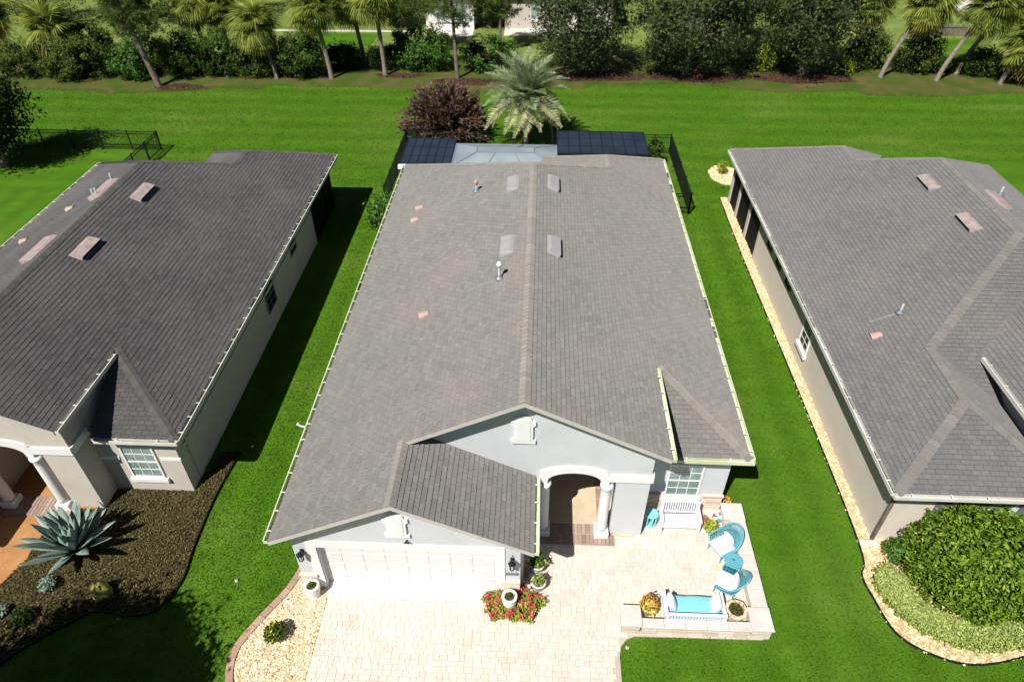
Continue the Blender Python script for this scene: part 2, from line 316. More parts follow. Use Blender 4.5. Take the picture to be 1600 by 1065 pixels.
# gravel bed with kerb, left of the drive
kerb_line = spline([(-6.55, 11.5), (-6.62, 10.9), (-6.85, 10.2), (-7.2, 9.6), (-7.5, 9.05), (-7.7, 8.6), (-7.74, 8.2), (-7.62, 7.7), (-7.3, 7.1), (-6.7, 6.6)], 5)
GRAVEL = kerb_line + [(-5.66, 6.4), (-5.66, 10.45), (-6.42, 10.45), (-6.45, 11.5)]
def pebbles(name, parent, poly, n, size, mat, bb):
    x = bb[0] + (bb[1] - bb[0]) * RNG.random(n); y = bb[2] + (bb[3] - bb[2]) * RNG.random(n); k = inpoly_np(x, y, poly); x = x[k]; y = y[k]; n = len(x)
    base = np.array([[-1, -.7, -.5], [1, -.7, -.5], [1, .7, -.5], [-1, .7, -.5], [-.7, -.45, .45], [.7, -.45, .45], [.7, .45, .45], [-.7, .45, .45]]) * .5
    Rm = rotmats(RNG.random(n) * 6.283, RNG.normal(0, .35, n), RNG.normal(0, .35, n)); s = size * (.55 + .9 * RNG.random(n))
    V = np.einsum('nij,nkj->nki', Rm, base[None] * (.8 + .4 * RNG.random((n, 8, 1)))) * s[:, None, None] + np.stack([x, y, .03 + .02 * RNG.random(n)], 1)[:, None, :]
    F = np.array([[4, 5, 6, 7], [0, 1, 5, 4], [1, 2, 6, 5], [2, 3, 7, 6], [3, 0, 4, 7]])
    link(name, npquads(V[:, F, :].reshape(-1, 4, 3), mat, name, np.repeat(RNG.random(n), 5)), parent, 'stuff')
o = struct('gravel_bed', MB().prism(ccw(GRAVEL), -.05, .025), 'gravel_base')
pebbles('pebbles', o, GRAVEL, 16000, .062, 'pebble', (-7.8, -5.6, 6.4, 11.5))
kb = struct('kerb', MB().prism(ccw([(a + .03, b) for a, b in kerb_line] + [(a - .05, b) for a, b in kerb_line[::-1]]), -.05, .03), 'kerb')
def kerb_run(line, parent, mat, wd=.19, seg=.32, h=.1):
    acc = 0; last = Vector((*line[0], 0)); L = [last]
    for p in line[1:]:
        p = Vector((*p, 0))
        while (p - last).length > seg: last = last + (p - last).normalized() * seg; L.append(last)
    for a, b in zip(L[:-1], L[1:]):
        m = MB(); d = (b - a).normalized(); u = Vector((-d.y, d.x, 0)) * wd / 2; c = d * .006
        q = [a + c - u, b - c - u, b - c + u, a + c + u]; m.prism(ccw([(v.x, v.y) for v in q]), -.02, h * random.uniform(.95, 1.05)); m.obj('kerb_stone', mat, parent)
kerb_run(kerb_line, kb, 'kerb')
# right neighbour's pale gravel strip and bed
strip = [(10.06, 34.6), (10.0, 28), (10.07, 18.9), (10.04, 12.6), (9.75, 11.4), (9.82, 10.7), (10.05, 9.7), (10.7, 9.15), (11.75, 8.88), (13.2, 9.15), (15.5, 9.9)]
so_ = spline(strip, 6); STRIP = so_ + [(15.5, 12.7), (10.7, 12.7), (10.7, 34.6)]
o = struct('gravel_strip', MB().prism(ccw(STRIP), -.05, .025), 'gravel_base')
pebbles('pebbles', o, STRIP, 26000, .07, 'pebble_pale', (9.6, 15.5, 8.8, 34.7))
e = MB()
for a, b in zip(so_[:-1], so_[1:]): e.bar((*a, .03), (*b, .03), .03, .1)
e.obj('edging_strip', 'frame_bronze', o)
o = struct('round_gravel_bed', MB().prism(ccw(blob(10.9, 37.4, .95, 1.25, j=.06)), -.05, .03), 'gravel_base')
pebbles('pebbles', o, blob(10.9, 37.4, .9, 1.2, j=.05), 1500, .09, 'pebble_pale', (9.8, 12, 36, 38.8))
struct('splash_block', MB().cbox(10.02, 10.62, 12.42, 12.62, 0, .07), 'concrete')

# drive and patio of single pavers
corner = [(2.5, 5.5), (2.5, 8.75), (2.56, 9.0), (2.72, 9.2), (2.95, 9.3)]
DRIVE = [(-5.65, 5.5)] + corner + [(6.4, 9.34), (6.4, 13.6), (3.45, 13.6), (3.45, 12.6), (-.19, 12.6), (-.19, 10.62), (-5.65, 10.62)]
drive = struct('driveway', MB().prism(ccw(DRIVE), -.05, .035), 'paver_joint')
pv = []; y = 5.5; row = 0
while y < 13.6:
    h = random.choice((.15, .15, .225)); x = -5.65
    while x < 6.4:
        wd = random.choice((.15, .225, .225, .3)); cx, cy = x + wd / 2, y + h / 2
        if all(inpoly(px_, py_, DRIVE) for px_, py_ in ((cx - wd / 2 + .02, cy - h / 2 + .02), (cx + wd / 2 - .02, cy - h / 2 + .02), (cx + wd / 2 - .02, cy + h / 2 - .02), (cx - wd / 2 + .02, cy + h / 2 - .02))):
            if h > .2 and wd < .2: pv.append((cx, cy, wd, h))
            elif h > .2 and wd > .28: pv.append((cx, cy - h / 6, wd, h * 2 / 3)); pv.append((cx - wd / 4, cy + h / 3, wd / 2, h / 3)); pv.append((cx + wd / 4, cy + h / 3, wd / 2, h / 3))
            else: pv.append((cx, cy, wd, h))
        x += wd
    y += h
pv.sort(key=lambda p: (Vector((p[0], p[1], 0)) - CAM).length - (4 if p[1] < 7.7 else 0) * -1 - p[2] * p[3] * 40)
vis = [p for p in pv if p[1] > 7.75]; hid = [p for p in pv if p[1] <= 7.75]
cache = {}
for cx, cy, wd, h in vis[:300]:
    k = (round(wd, 3), round(h, 3))
    if k not in cache: cache[k] = MB().cbox(-wd / 2 + .004, wd / 2 - .004, -h / 2 + .004, h / 2 - .004, -.03, .012, .006).mesh('paver', 'paver')
    o = link('paver', cache[k], drive); o.location = (cx, cy, .035 + random.uniform(-.002, .003))
m = MB()
for cx, cy, wd, h in vis[300:] + hid: m.cbox(cx - wd / 2 + .004, cx + wd / 2 - .004, cy - h / 2 + .004, cy + h / 2 - .004, .02, .047 + random.uniform(-.002, .003), .006, random.random())
m.obj('paver_field', 'paver', drive, kind='stuff')

# ---------------------------------------------------------------- houses
def unit_tab(wd, e, th):
    m = MB(); g = .006; x0, x1, y0, y1 = g, wd - g, 0, e + .01
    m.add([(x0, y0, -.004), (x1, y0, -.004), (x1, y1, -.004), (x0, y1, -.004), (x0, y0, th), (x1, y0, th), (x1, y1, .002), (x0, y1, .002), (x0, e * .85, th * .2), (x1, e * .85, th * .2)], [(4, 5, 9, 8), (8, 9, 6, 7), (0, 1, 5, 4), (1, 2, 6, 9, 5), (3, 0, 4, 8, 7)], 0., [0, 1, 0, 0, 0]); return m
def zat(g, x, y): return g[0] * x + g[1] * y + g[2]
def roof(parent, planes, suf, caps):
    """planes: (convex xy polygon, gradient (gx,gy,c)); builds deck slabs, underlay and single shingles"""
    deck = MB(); und = MB(); fullt = []; rest = MB(); E_, W_, TH = .146, .25, .016
    for poly, g in planes:
        poly = ccw(list(poly)); n = len(poly)
        top = [(x, y, zat(g, x, y) - .004) for x, y in poly]; bot = [(x, y, zat(g, x, y) - .15) for x, y in poly]
        deck.add(top + bot, [tuple(range(n)), tuple(range(2 * n - 1, n - 1, -1))] + [((i + 1) % n, i, n + i, n + (i + 1) % n) for i in range(n)])
        und.poly([(x, y, zat(g, x, y) + .002) for x, y in poly])
        s = math.hypot(g[0], g[1]); d = (g[0] / s, g[1] / s); u = Vector((d[1], -d[0], 0)); v = Vector((d[0], d[1], s)).normalized(); nn = u.cross(v)
        O = Vector((0, 0, g[2])); uv = [((Vector((x, y, zat(g, x, y))) - O).dot(u), (Vector((x, y, zat(g, x, y))) - O).dot(v)) for x, y in poly]; uv = ccw(uv)
        u0 = min(p[0] for p in uv); u1 = max(p[0] for p in uv); v0 = min(p[1] for p in uv); v1 = max(p[1] for p in uv); F = Matrix((u, v, nn)).transposed().to_4x4()
        r = 0; vv = v0
        while vv < v1:
            uu = math.floor(u0 / W_) * W_ - W_ + (r % 2) * W_ / 2 + random.uniform(-.02, .02)
            while uu < u1:
                rect = [(uu + .004, vv), (uu + W_ - .004, vv), (uu + W_ - .004, vv + E_ + .01), (uu + .004, vv + E_ + .01)]; c = clip(rect, uv)
                if c:
                    th = TH * random.uniform(.75, 1.3)
                    ar = abs(sum(c[i - 1][0] * c[i][1] - c[i][0] * c[i - 1][1] for i in range(len(c)))) / 2
                    if ar > .98 * (W_ - .008) * (E_ + .01):
                        P = O + u * uu + v * vv; fullt.append(((P - CAM).length, P, F))
                    elif ar > .0008:
                        k = len(c); up = []; lo = []
                        for a, b in c:
                            f = (b - vv) / (E_ + .01); Q = O + u * a + v * b; up.append(Q + nn * (th * (1 - f) + .002 * f)); lo.append(Q - nn * .003)
                        rest.add(up + lo, [tuple(range(k))] + [((i + 1) % k, i, k + i, k + (i + 1) % k) for i in range(k)], random.random())
                uu += W_
            vv += E_; r += 1
    ro = deck.obj('roof', 'fascia', parent); und.obj('underlay', 'underlay_' + suf, ro)
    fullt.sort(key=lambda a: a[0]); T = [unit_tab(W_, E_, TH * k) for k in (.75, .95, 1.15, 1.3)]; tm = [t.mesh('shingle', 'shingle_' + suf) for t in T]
    near = [t for t in fullt if onscreen(t[1])]; pick = set(id(t) for t in near[:300])
    for t in near[:300]:
        o = link('shingle', random.choice(tm), ro); o.matrix_local = Matrix.Translation(t[1]) @ t[2]
        o.matrix_parent_inverse = Matrix.Identity(4)
    for t in fullt:
        if id(t) in pick: continue
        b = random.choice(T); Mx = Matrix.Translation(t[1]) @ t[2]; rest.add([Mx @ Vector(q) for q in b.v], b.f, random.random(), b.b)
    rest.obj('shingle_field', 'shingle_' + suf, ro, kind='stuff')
    cm = MB()
    for p0, p1, ga, gb in caps:
        a = Vector((*p0, 0)); b = Vector((*p1, 0)); L = (b - a).length; d = (b - a) / L; wv = Vector((-d.y, d.x, 0)); n = max(1, int(L / .16))
        for i in range(n):
            q = []
            for f, up_ in ((i / n, .04), ((i + 1.15) / n, .022)):
                c = a + d * L * min(f, 1)
                for k, g in ((-.15, ga), (0, None), (.15, gb)):
                    p = c + wv * k; z = zat(g, p.x, p.y) if g else max(min(zat(ga, p.x, p.y), 1e9), min(zat(gb, p.x, p.y), 1e9)); q.append((p.x, p.y, z + up_ - (.008 if g else -.004)))
            q += [(x, y, z - .03) for x, y, z in q[:3]]
            cm.add(q, [(0, 1, 4, 3), (1, 2, 5, 4), (0, 6, 7, 1), (1, 7, 8, 2)], random.random())
    cm.obj('ridge_cap', 'ridge_' + suf, ro, kind='stuff')
    return ro
def onscreen(P):
    v = camo_inv @ P
    return v.z < 0 and abs(v.x / -v.z) < .745 and abs(v.y / -v.z) < .495
camo_inv = (Matrix.Translation(CAM) @ camo.rotation_euler.to_matrix().to_4x4()).inverted()
def gutter(parent, p0, p1, z, out, mat, spacing=.62, dirt=.5):
    """open gutter from p0 to p1 along the eave, 'out' unit vector away from the roof"""
    a = Vector((*p0, 0)); b = Vector((*p1, 0)); o3 = Vector((*out, 0)); m = MB()
    m.bar(a + o3 * .065 + Vector((0, 0, z - .11)), b + o3 * .065 + Vector((0, 0, z - .11)), .12, .008)
    m.bar(a + o3 * .004 + Vector((0, 0, z - .055)), b + o3 * .004 + Vector((0, 0, z - .055)), .008, .118)
    m.bar(a + o3 * .128 + Vector((0, 0, z - .055)), b + o3 * .128 + Vector((0, 0, z - .055)), .012, .118)
    m.bar(a + o3 * .122 + Vector((0, 0, z + .008)), b + o3 * .122 + Vector((0, 0, z + .008)), .03, .012)
    d = (b - a).normalized()
    for e_ in (a, b): m.bar(e_ + o3 * .003 + Vector((0, 0, z - .053)), e_ + o3 * .13 + Vector((0, 0, z - .053)), .008, .11)
    g = m.obj('gutter', mat, parent)
    L = (b - a).length; t = 0
    while t < L - .4:
        l = random.uniform(.3, 1.6)
        if random.random() < dirt: MB().bar(a + d * t + o3 * .065 + Vector((0, 0, z - .09)), a + d * min(t + l, L - .05) + o3 * .065 + Vector((0, 0, z - .09)), .105, random.uniform(.02, .05)).obj('leaf_litter', 'gutter_dirt', g)
        t += l
    n = int(L / spacing)
    me = MB().bar(-o3 * .01 + Vector((0, 0, z + .012)), o3 * .14 + Vector((0, 0, z + .012)), .035, .012).mesh('gutter_bracket', 'bracket')
    for i in range(n):
        o = link('gutter_bracket', me, g); o.location = a + d * (L * (i + .5) / n + random.uniform(-.05, .05)); o.matrix_parent_inverse = Matrix.Identity(4)
    return g
def window(parent, O, A, N_, w_, h_, cols=3, rows=2, sashes=2, sill=True, fm='white_trim', gm='glass', shutter=0):
    O = Vector(O); A = Vector(A); N_ = Vector(N_); Z = Vector((0, 0, 1))
    def bx(m, a0, a1, z0, z1, d0, d1):
        p = lambda a, z, d: O + A * a + Z * z + N_ * d
        m.add([p(a0, z0, d0), p(a1, z0, d0), p(a1, z1, d0), p(a0, z1, d0), p(a0, z0, d1), p(a1, z0, d1), p(a1, z1, d1), p(a0, z1, d1)], [(0, 1, 2, 3), (7, 6, 5, 4), (0, 4, 5, 1), (1, 5, 6, 2), (2, 6, 7, 3), (3, 7, 4, 0)])
    m = MB(); t = .06
    bx(m, -t, 0, -t, h_ + t, -.02, .05); bx(m, w_, w_ + t, -t, h_ + t, -.02, .05); bx(m, 0, w_, h_, h_ + t, -.02, .05); bx(m, 0, w_, -t, 0, -.02, .05)
    sh = h_ / sashes
    for i in range(1, sashes): bx(m, 0, w_, i * sh - .025, i * sh + .025, -.02, .03)
    wn = m.obj('window', fm, parent); mu = MB(); pm = None
    for s in range(sashes):
        z0 = s * sh + (.025 if s else 0); z1 = (s + 1) * sh - (.025 if s < sashes - 1 else 0); cw = w_ / cols; rh = (z1 - z0) / rows
        for i in range(1, cols): bx(mu, i * cw - .011, i * cw + .011, z0, z1, .0105, .022)
        for j in range(1, rows): bx(mu, 0, w_, z0 + j * rh - .011, z0 + j * rh + .011, .0105, .0225)
        for i in range(cols):
            for j in range(rows):
                p_ = MB(); bx(p_, i * cw, (i + 1) * cw, z0 + j * rh, z0 + (j + 1) * rh, .003, .010); p_.obj('pane', gm, wn)
    mu.obj('muntin', fm, wn)
    if sill: s_ = MB(); bx(s_, -.14, w_ + .14, -.22, -t - .002, -.02, .11); s_.obj('sill', 'white_trim', wn)
    return wn
def slant(parent, P, g, lx, ly, h, mat, name='roof_vent', taper=.12, hood=None):
    """low box vent lying on a roof plane g at xy P"""
    s = math.hypot(g[0], g[1]); v = Vector((g[0] / s, g[1] / s, s)).normalized(); u = Vector((g[1] / s, -g[0] / s, 0)); n = u.cross(v); o = Vector((P[0], P[1], zat(g, *P)))
    q = lambda a, b, c: o + v * a + u * b + n * c
    lo = [q(-lx / 2, -ly / 2, .0), q(lx / 2, -ly / 2, .0), q(lx / 2, ly / 2, .0), q(-lx / 2, ly / 2, .0)]; t = taper
    hi = [q(-lx / 2, -ly / 2 + t * .3, h), q(lx / 2 - t, -ly / 2 + t * .3, h * .55), q(lx / 2 - t, ly / 2 - t * .3, h * .55), q(-lx / 2, ly / 2 - t * .3, h)]
    m = MB().add(lo + hi, [(7, 6, 5, 4), (0, 4, 5, 1), (1, 5, 6, 2), (2, 6, 7, 3)]); vb = m.obj(name, mat, parent)
    m = MB().add([q(-lx / 2 + .02, -ly / 2 + t * .3 + .02, .01), q(-lx / 2 + .02, ly / 2 - t * .3 - .02, .01), q(-lx / 2 + .02, ly / 2 - t * .3 - .02, h * .95), q(-lx / 2 + .02, -ly / 2 + t * .3 + .02, h * .95)], [(0, 1, 2, 3)]); m.obj('louvre', 'dark_screen', vb)
    m = MB().bar(q(-lx / 2 - .03, -ly / 2 - .04, .012), q(-lx / 2 - .03, ly / 2 + .04, .012), .1, .012, n); m.obj('flashing', 'lead' if mat != 'vent_grey' else 'frame_pale', vb)
def hoodvent(parent, P, g, mat='clay_pink', sc=1.):
    s = math.hypot(g[0], g[1]); v = Vector((g[0] / s, g[1] / s, s)).normalized(); u = Vector((g[1] / s, -g[0] / s, 0)); n = u.cross(v); o = Vector((P[0], P[1], zat(g, *P))); m = MB(); vs = []; K = 8
    for i in range(K + 1):
        a = math.pi * i / K; cc, ss = math.cos(a), math.sin(a)
        vs += [o - v * .16 * sc + u * cc * .17 * sc + n * ss * .13 * sc, o + v * .18 * sc + u * cc * .12 * sc + n * max(ss * .05, .012) * sc]
    m.add(vs, [(2 * i, 2 * i + 2, 2 * i + 3, 2 * i + 1) for i in range(K)] + [tuple(range(2 * K, -1, -2))]); m.obj('hood_vent', mat, parent)
def pipe(parent, P, g, h=.5, r=.05, cap=None, flash=True, st=0):
    z = zat(g, *P); m = MB().tube([(*P, z - .05), (*P, z + h)], r, 10); p = m.obj('vent_pipe', 'pvc', parent)
    if cap: MB().lathe([(r * 1.2, h - .05), (r * 2.3, h), (r * 2.5, h + .06), (r * 1.6, h + .13), (.01, h + .15)], 10, (*P, z)).obj('cap', cap, p)
    if flash: MB().lathe([(.16, .0), (.15, .03), (r * 1.3, .1), (r * 1.05, .12)], 12, (*P, z + .02)).obj('flashing', 'lead', p)
    if st:      # pale lead run-off washed down the slope
        d = -1 if g[0] > 0 else 1; e_ = lambda x, y: (x, y, zat(g, x, y) + .024)
        MB().poly([e_(P[0] + d * .12, P[1] - .05), e_(P[0] + d * st, P[1] - .02), e_(P[0] + d * st, P[1] + .02), e_(P[0] + d * .12, P[1] + .06)]).obj('runoff_stain', 'lead_stain', p)
def lantern(loc, label):
    t = thing('wall_lantern', label, 'lantern', loc, 0, 'black lanterns beside the garage door')
    MB().box(-.05, .05, -.02, 0, -.1, .14).obj('back_plate', 'black_metal', t); MB().tube([(0, -.01, .1), (0, -.08, .2), (0, -.16, .17)], .015, 6).obj('arm', 'black_metal', t)
    m = MB(); 
    for a in range(6):
        x, y = .085 * math.cos(a * 1.047), -.17 + .085 * math.sin(a * 1.047); m.bar((x * .75, (y + .17) * .75 - .17, -.13), (x, y, .1), .014, .014)
    m.lathe([(.1, .1), (.115, .12), (.04, .2), (.015, .23)], 6, (0, -.17, 0)); m.lathe([(.02, -.19), (.06, -.15), (.07, -.13), (.02, -.12)], 6, (0, -.17, 0)); m.obj('cage', 'black_metal', t)
    MB().lathe([(.05, -.12), (.068, .09)], 6, (0, -.17, 0)).obj('lamp_glass', 'lamp_glass', t)
def plaque(parent, cx, z0, y, sc=1., mat='white_trim', sz=1.06):
    P = [(-.42, 0), (.42, 0), (.42, .12), (.33, .12), (.33, .62), (.42, .66), (.42, .78), (.33, .8)]
    arc = [(.3 * math.cos(a), .82 + .16 * math.sin(a)) for a in [math.pi * i / 10 for i in range(11)]]
    P = P + arc + [(-.33, .8), (-.42, .78), (-.42, .66), (-.33, .62), (-.33, .12), (-.42, .12)]
    p = MB().wall([(cx + a * sc, z0 + b * sz) for a, b in P], y - .07, y).obj('gable_vent', mat, parent)
    MB().wall([(cx + a * sc * .66, z0 + (.12 + b * .76) * sz) for a, b in [(-.36, 0), (.36, 0), (.36, .85)] + [(.36 * math.cos(t), .85 + .17 * math.sin(t)) for t in [math.pi * i / 8 for i in range(1, 8)]] + [(-.36, .85)]], y - .085, y - .069).obj('inner_panel', mat, p)

def villa(t, dx, p, wall, suf, gm, full=True, dirt=.15):
    """the street's house plan: garage gable left, entry gable, hipped front room right; dx shifts the front features"""
    s = .5; eL, eR, rX = p['eL'], p['eR'], p['rX']; z0 = 2.8; zr = z0 + s * (eR - rX); cl = zr - s * 0
    gl = (s, 0, zr - s * rX); gr = (-s, 0, zr + s * rX)               # left and right slopes share the ridge
    gx, gR = -3.37 + dx, .15 + dx; zg = zat(gl, gx, 0); gg = (-s, 0, zg + s * gx); yG = p['yG']; yP = p['yP']; yE = p['yE']; pX = 3.74 + dx; yB = p['yB']; eX = p['eX']; yX = p['yX']
    gf = (0, s, z0 - s * yE)
    yN = yB + (eX - rX)                                             # where the back hip meets the extension ridge
    Lb = yB + (rX - eL); Rb = yX + (eR - eX); xl = eX - (Rb - yX); gb = (0, -s, zr + s * yB); ge = (s, 0, zat(gr, eX, 0) - s * eX); gq = (0, -s, zat(gr, eX, 0) + s * yX)
    planes = [([(eL, yG), (gx, yG), (gx, yB + rX - gx), (eL, Lb)], gl), ([(gx, yP), (rX, yP), (rX, yB), (gx, yB + rX - gx)], gl),
              ([(gx, yG), (gR, yG), (gR, yP + .55), (gx, yP + .55)], gg),
              ([(rX, yP), (pX, yP), (pX, yB + pX - rX if pX < eX else yN), (eX, yN), (rX, yB)] if pX >= eX else [(rX, yP), (pX, yP), (pX, yB + pX - rX), (rX, yB)], gr)]
    ya = yE + (eR - pX)
    if pX < eX: planes += [([(pX, ya), (eX, yE + eR - eX), (eX, yN), (pX, yB + pX - rX)], gr), ([(eX, yE + eR - eX), (eR, yE), (eR, Rb), (eX, yX)], gr)]
    else: planes += [([(pX, ya), (eR, yE), (eR, Rb), (pX, yX + pX - eX)], gr), ([(eX, yN), (pX, yN), (pX, yX + pX - eX), (eX, yX)], gr)]
    planes += [([(pX, yE), (eR, yE), (pX, ya)], gf), ([(eX, yN), (eX, yX), (xl, Rb), (xl, yB + (eX - rX) + (eX - xl))], ge)]
    caps = [((rX, yP), (rX, yB), gr, gl), ((gx, yG), (gx, yP + .1), gg, gl), ((pX, ya), (eR, yE), gf, gr), ((eX, yN), (eX, yX), gr, ge), ((rX, yB), (eL, Lb), gl, gb), ((rX, yB), (eX, yN), gb, gr), ((eX, yX), (eR, Rb), gq, gr), ((eX, yX), (xl, Rb), ge, gq)]
    fixed = []
    for a, b, g1, g2 in caps:                                      # order the two slopes by side
        d = (Vector(b) - Vector(a)).normalized(); wv = Vector((-d.y, d.x)); mdl = (Vector(a) + Vector(b)) / 2; q = mdl + wv * .3
        fixed.append((a, b, g2, g1) if zat(g1, q.x, q.y) < zat(g2, q.x, q.y) else (a, b, g1, g2))
    ro = roof(t, planes, suf, fixed)
    bk = MB()
    for poly, g in (([(rX, yB), (eL, Lb), (xl, Lb), (eX, yN)], gb), ([(eX, yX), (xl, Rb), (eR, Rb)], gq)):
        poly = ccw(poly); bk.poly([(x, y, zat(g, x, y)) for x, y in poly])
    bk.obj('back_slope', 'shingle_' + suf, ro)
    # gutters
    gutter(t, (eL, yG + .03), (eL, Lb - .05), z0 - .0, (-1, 0), gm, dirt=dirt); gutter(t, (eR, yE + .0), (eR, Rb - .05), z0, (1, 0), gm, dirt=dirt)
    gutter(t, (gR, yG + .02), (gR, yP + .5), zat(gg, gR, 0), (1, 0), gm, dirt=dirt); gutter(t, (pX, yP + .03), (pX, ya - .25), zat(gr, pX, 0), (1, 0), gm, dirt=dirt)
    gutter(t, (pX + .15, yE), (eR + .1, yE), z0, (0, -1), gm, 1.1, dirt=dirt)
    wG, wP, wE = yG + .42, yP + .48, yE + .32; wl, wr = eL + .36, eR - .36
    # walls
    m = MB(); q = dx; und = lambda g, x: zat(g, x, 0) - .15; d0, d1, dz = -5.72 + q, -.88 + q, 2.05
    m.wall([(wl, 0), (d0, 0), (d0, dz), (d1, dz), (d1, 0), (-.2 + q, 0), (-.2 + q, und(gg, -.2 + q)), (gx, und(gl, gx)), (wl, und(gl, wl))], wG, wG + .2)
    a0, a1 = .5 + q, 2.02 + q; arch = [((a0 + a1) / 2 - (a1 - a0) / 2 * math.cos(k), 2.6 + .36 * math.sin(k)) for k in [math.pi * i / 14 for i in range(15)]]
    m.wall([(gx, und(gg, gx) - .6), (-.2 + q, und(gg, gx) - 1.8), (-.2 + q, 0), (.2 + q, 0), (.2 + q, 2.6)] + arch + [(2.46 + q, 2.6), (2.46 + q, 0), (3.42 + q, 0), (3.42 + q, und(gr, 3.42 + q)), (rX, und(gr, rX)), (gx, und(gl, gx))], wP, wP + .3)
    m.box(-.4 + q, -.202 + q, wG + .2, wP, 0, und(gg, -.2 + q)); m.box(3.2 + q, 3.422 + q, wP + .3, wE + .2, 0, und(gr, 3.42 + q)); m.box(3.2 + q, 3.46 + q, wE + .2, ya, 2.5, und(gr, 3.46 + q))
    wx0, wx1, wz0, wz1 = 4.24 + q, 5.18 + q, .72, 2.08
    m.wall([(3.424 + q, 0), (wr, 0), (wr, 2.68), (3.424 + q, 2.68)], wE, wE + .2)
    m.box(wl, wl + .2, wG + .2, Lb - .4, 0, 2.8); m.box(wr - .2, wr, wE + .2, Rb - (.4 if full else 4.2), 0, 2.68)
    m.box(wl + .2, xl, Lb - .6, Lb - .4, 0, 2.7); m.box(xl, wr - .2, Rb - .6, Rb - .4, 0, 2.7)
    wo = m.obj('wall', wall, t)
    # garage door
    gd = MB().box(d0, d1, wG + .2, wG + .24, 0, dz).obj('garage_door', 'door_white', t); nc = 8; pw = (d1 - d0) / nc; ph = dz / 4
    pm = MB().box(-pw / 2 + .05, pw / 2 - .05, -.012, 0, -ph / 2 + .06, ph / 2 - .06).mesh('panel', 'door_white')
    for i in range(nc):
        for j in range(4): o = link('panel', pm, gd); o.location = (d0 + pw * (i + .5), wG + .2, ph * (j + .5)); o.matrix_parent_inverse = Matrix.Identity(4)
    m = MB(); m.box(d0 - .26, d0, wG - .03, wG + .02, .0, dz + .27); m.box(d1, d1 + .26, wG - .03, wG + .02, 0, dz + .27); m.box(d0, d1, wG - .03, wG + .02, dz, dz + .27); m.obj('door_trim', 'white_trim', t)
    MB().box(d0 - .02, d1 + .02, wG - .28, wG + .2, 0, .055).obj('apron', 'white_trim', t)
    # entry
    m = MB(); 
    outer = [((a0 + a1) / 2 - (a1 - a0 + .46) / 2 * math.cos(k), 2.86 + .34 * math.sin(k)) for k in [math.pi * i / 14 for i in range(15)]]
    m.wall([(a0 - .23, 2.5), (a0 + .0, 2.5)] + arch + [(a1, 2.5), (a1 + .23, 2.5)] + outer[::-1], wP - .07, wP + .02); m.obj('arch_trim', 'white_trim', t)
    MB().box(a1 + .232, 3.48 + q, wP - .07, wP + .02, 2.62, 2.9).obj('band', 'white_trim', t); MB().box(3.424 + q, 3.5 + q, wP + .022, wE, 2.62, 2.9).obj('band', 'white_trim', t)
    for cx in (.42 + q, 2.2 + q):
        c = MB().lathe([(.165, .35), (.165, .5), (.155, 2.1), (.15, 2.3), (.19, 2.36), (.19, 2.45)], 20, (cx, wP + .02, 0)).obj('column', 'white_trim', t, True); MB().cbox(cx - .22, cx + .22, wP - .2, wP + .24, .1, .36, .02).obj('plinth', 'white_trim', c)
    MB().box(-.2 + q, 3.2 + q, wP - .06, wP + 3.6, 0, .10).obj('porch_floor', 'porch_tile' if wall == 'stucco' else 'path_paver', t)
    st = MB().box(.3 + q, 2.62 + q, wP - .42, wP - .05, 0, .07).obj('step', 'brick', t)
    bm = MB().cbox(-.055, .055, -.17, .17, 0, .035, .006).mesh('brick', 'brick'); bm2 = MB().cbox(-.17, .17, -.055, .055, 0, .035, .006).mesh('brick', 'brick')
    for i in range(19): o = link('brick', bm, st); o.location = (.39 + q + i * .118, wP - .23, .068); o.matrix_parent_inverse = Matrix.Identity(4)
    for i in range(19): o = link('brick', bm, st); o.location = (.39 + q + i * .118, wP + .12, .098); o.matrix_parent_inverse = Matrix.Identity(4)
    for i in range(17): o = link('brick', bm2, st); o.location = (2.3 + q, wP + .42 + i * .12, .098); o.matrix_parent_inverse = Matrix.Identity(4)
    m = MB(); m.box(-.2 + q, .02 + q, wP + .3, wP + 3.6, .1, 3.0); m.box(2.62 + q, 2.84 + q, wP + .6, wP + 3.6, .1, 3.0); m.box(-.2 + q, 3.2 + q, wP + 3.6, wP + 3.8, 0, 3.0); m.box(-.2 + q, 3.2 + q, wP + .3, wP + 3.6, 3.0, 3.1); m.obj('porch_wall', wall, t)
    ed = MB().box(.75 + q, 2.05 + q, wP + 3.54, wP + 3.598, .1, 2.5).obj('entry_door', 'dark_screen', t); MB().box(.95 + q, 1.85 + q, wP + 3.52, wP + 3.538, .5, 2.3).obj('pane', 'glass_dark', ed)
    window(t, (wx0, wE, wz0), (1, 0, 0), (0, -1, 0), wx1 - wx0, wz1 - wz0)
    # downspouts
    MB().bar((wr + .03, wE + .55, 2.6), (wr + .03, wE + .55, .1), .07, .07).obj('downspout', wall, t)
    return dict(gl=gl, gr=gr, gf=gf, gg=gg, wG=wG, wP=wP, wE=wE, wl=wl, wr=wr, Lb=Lb, Rb=Rb, ro=ro, xl=xl, zr=zr)

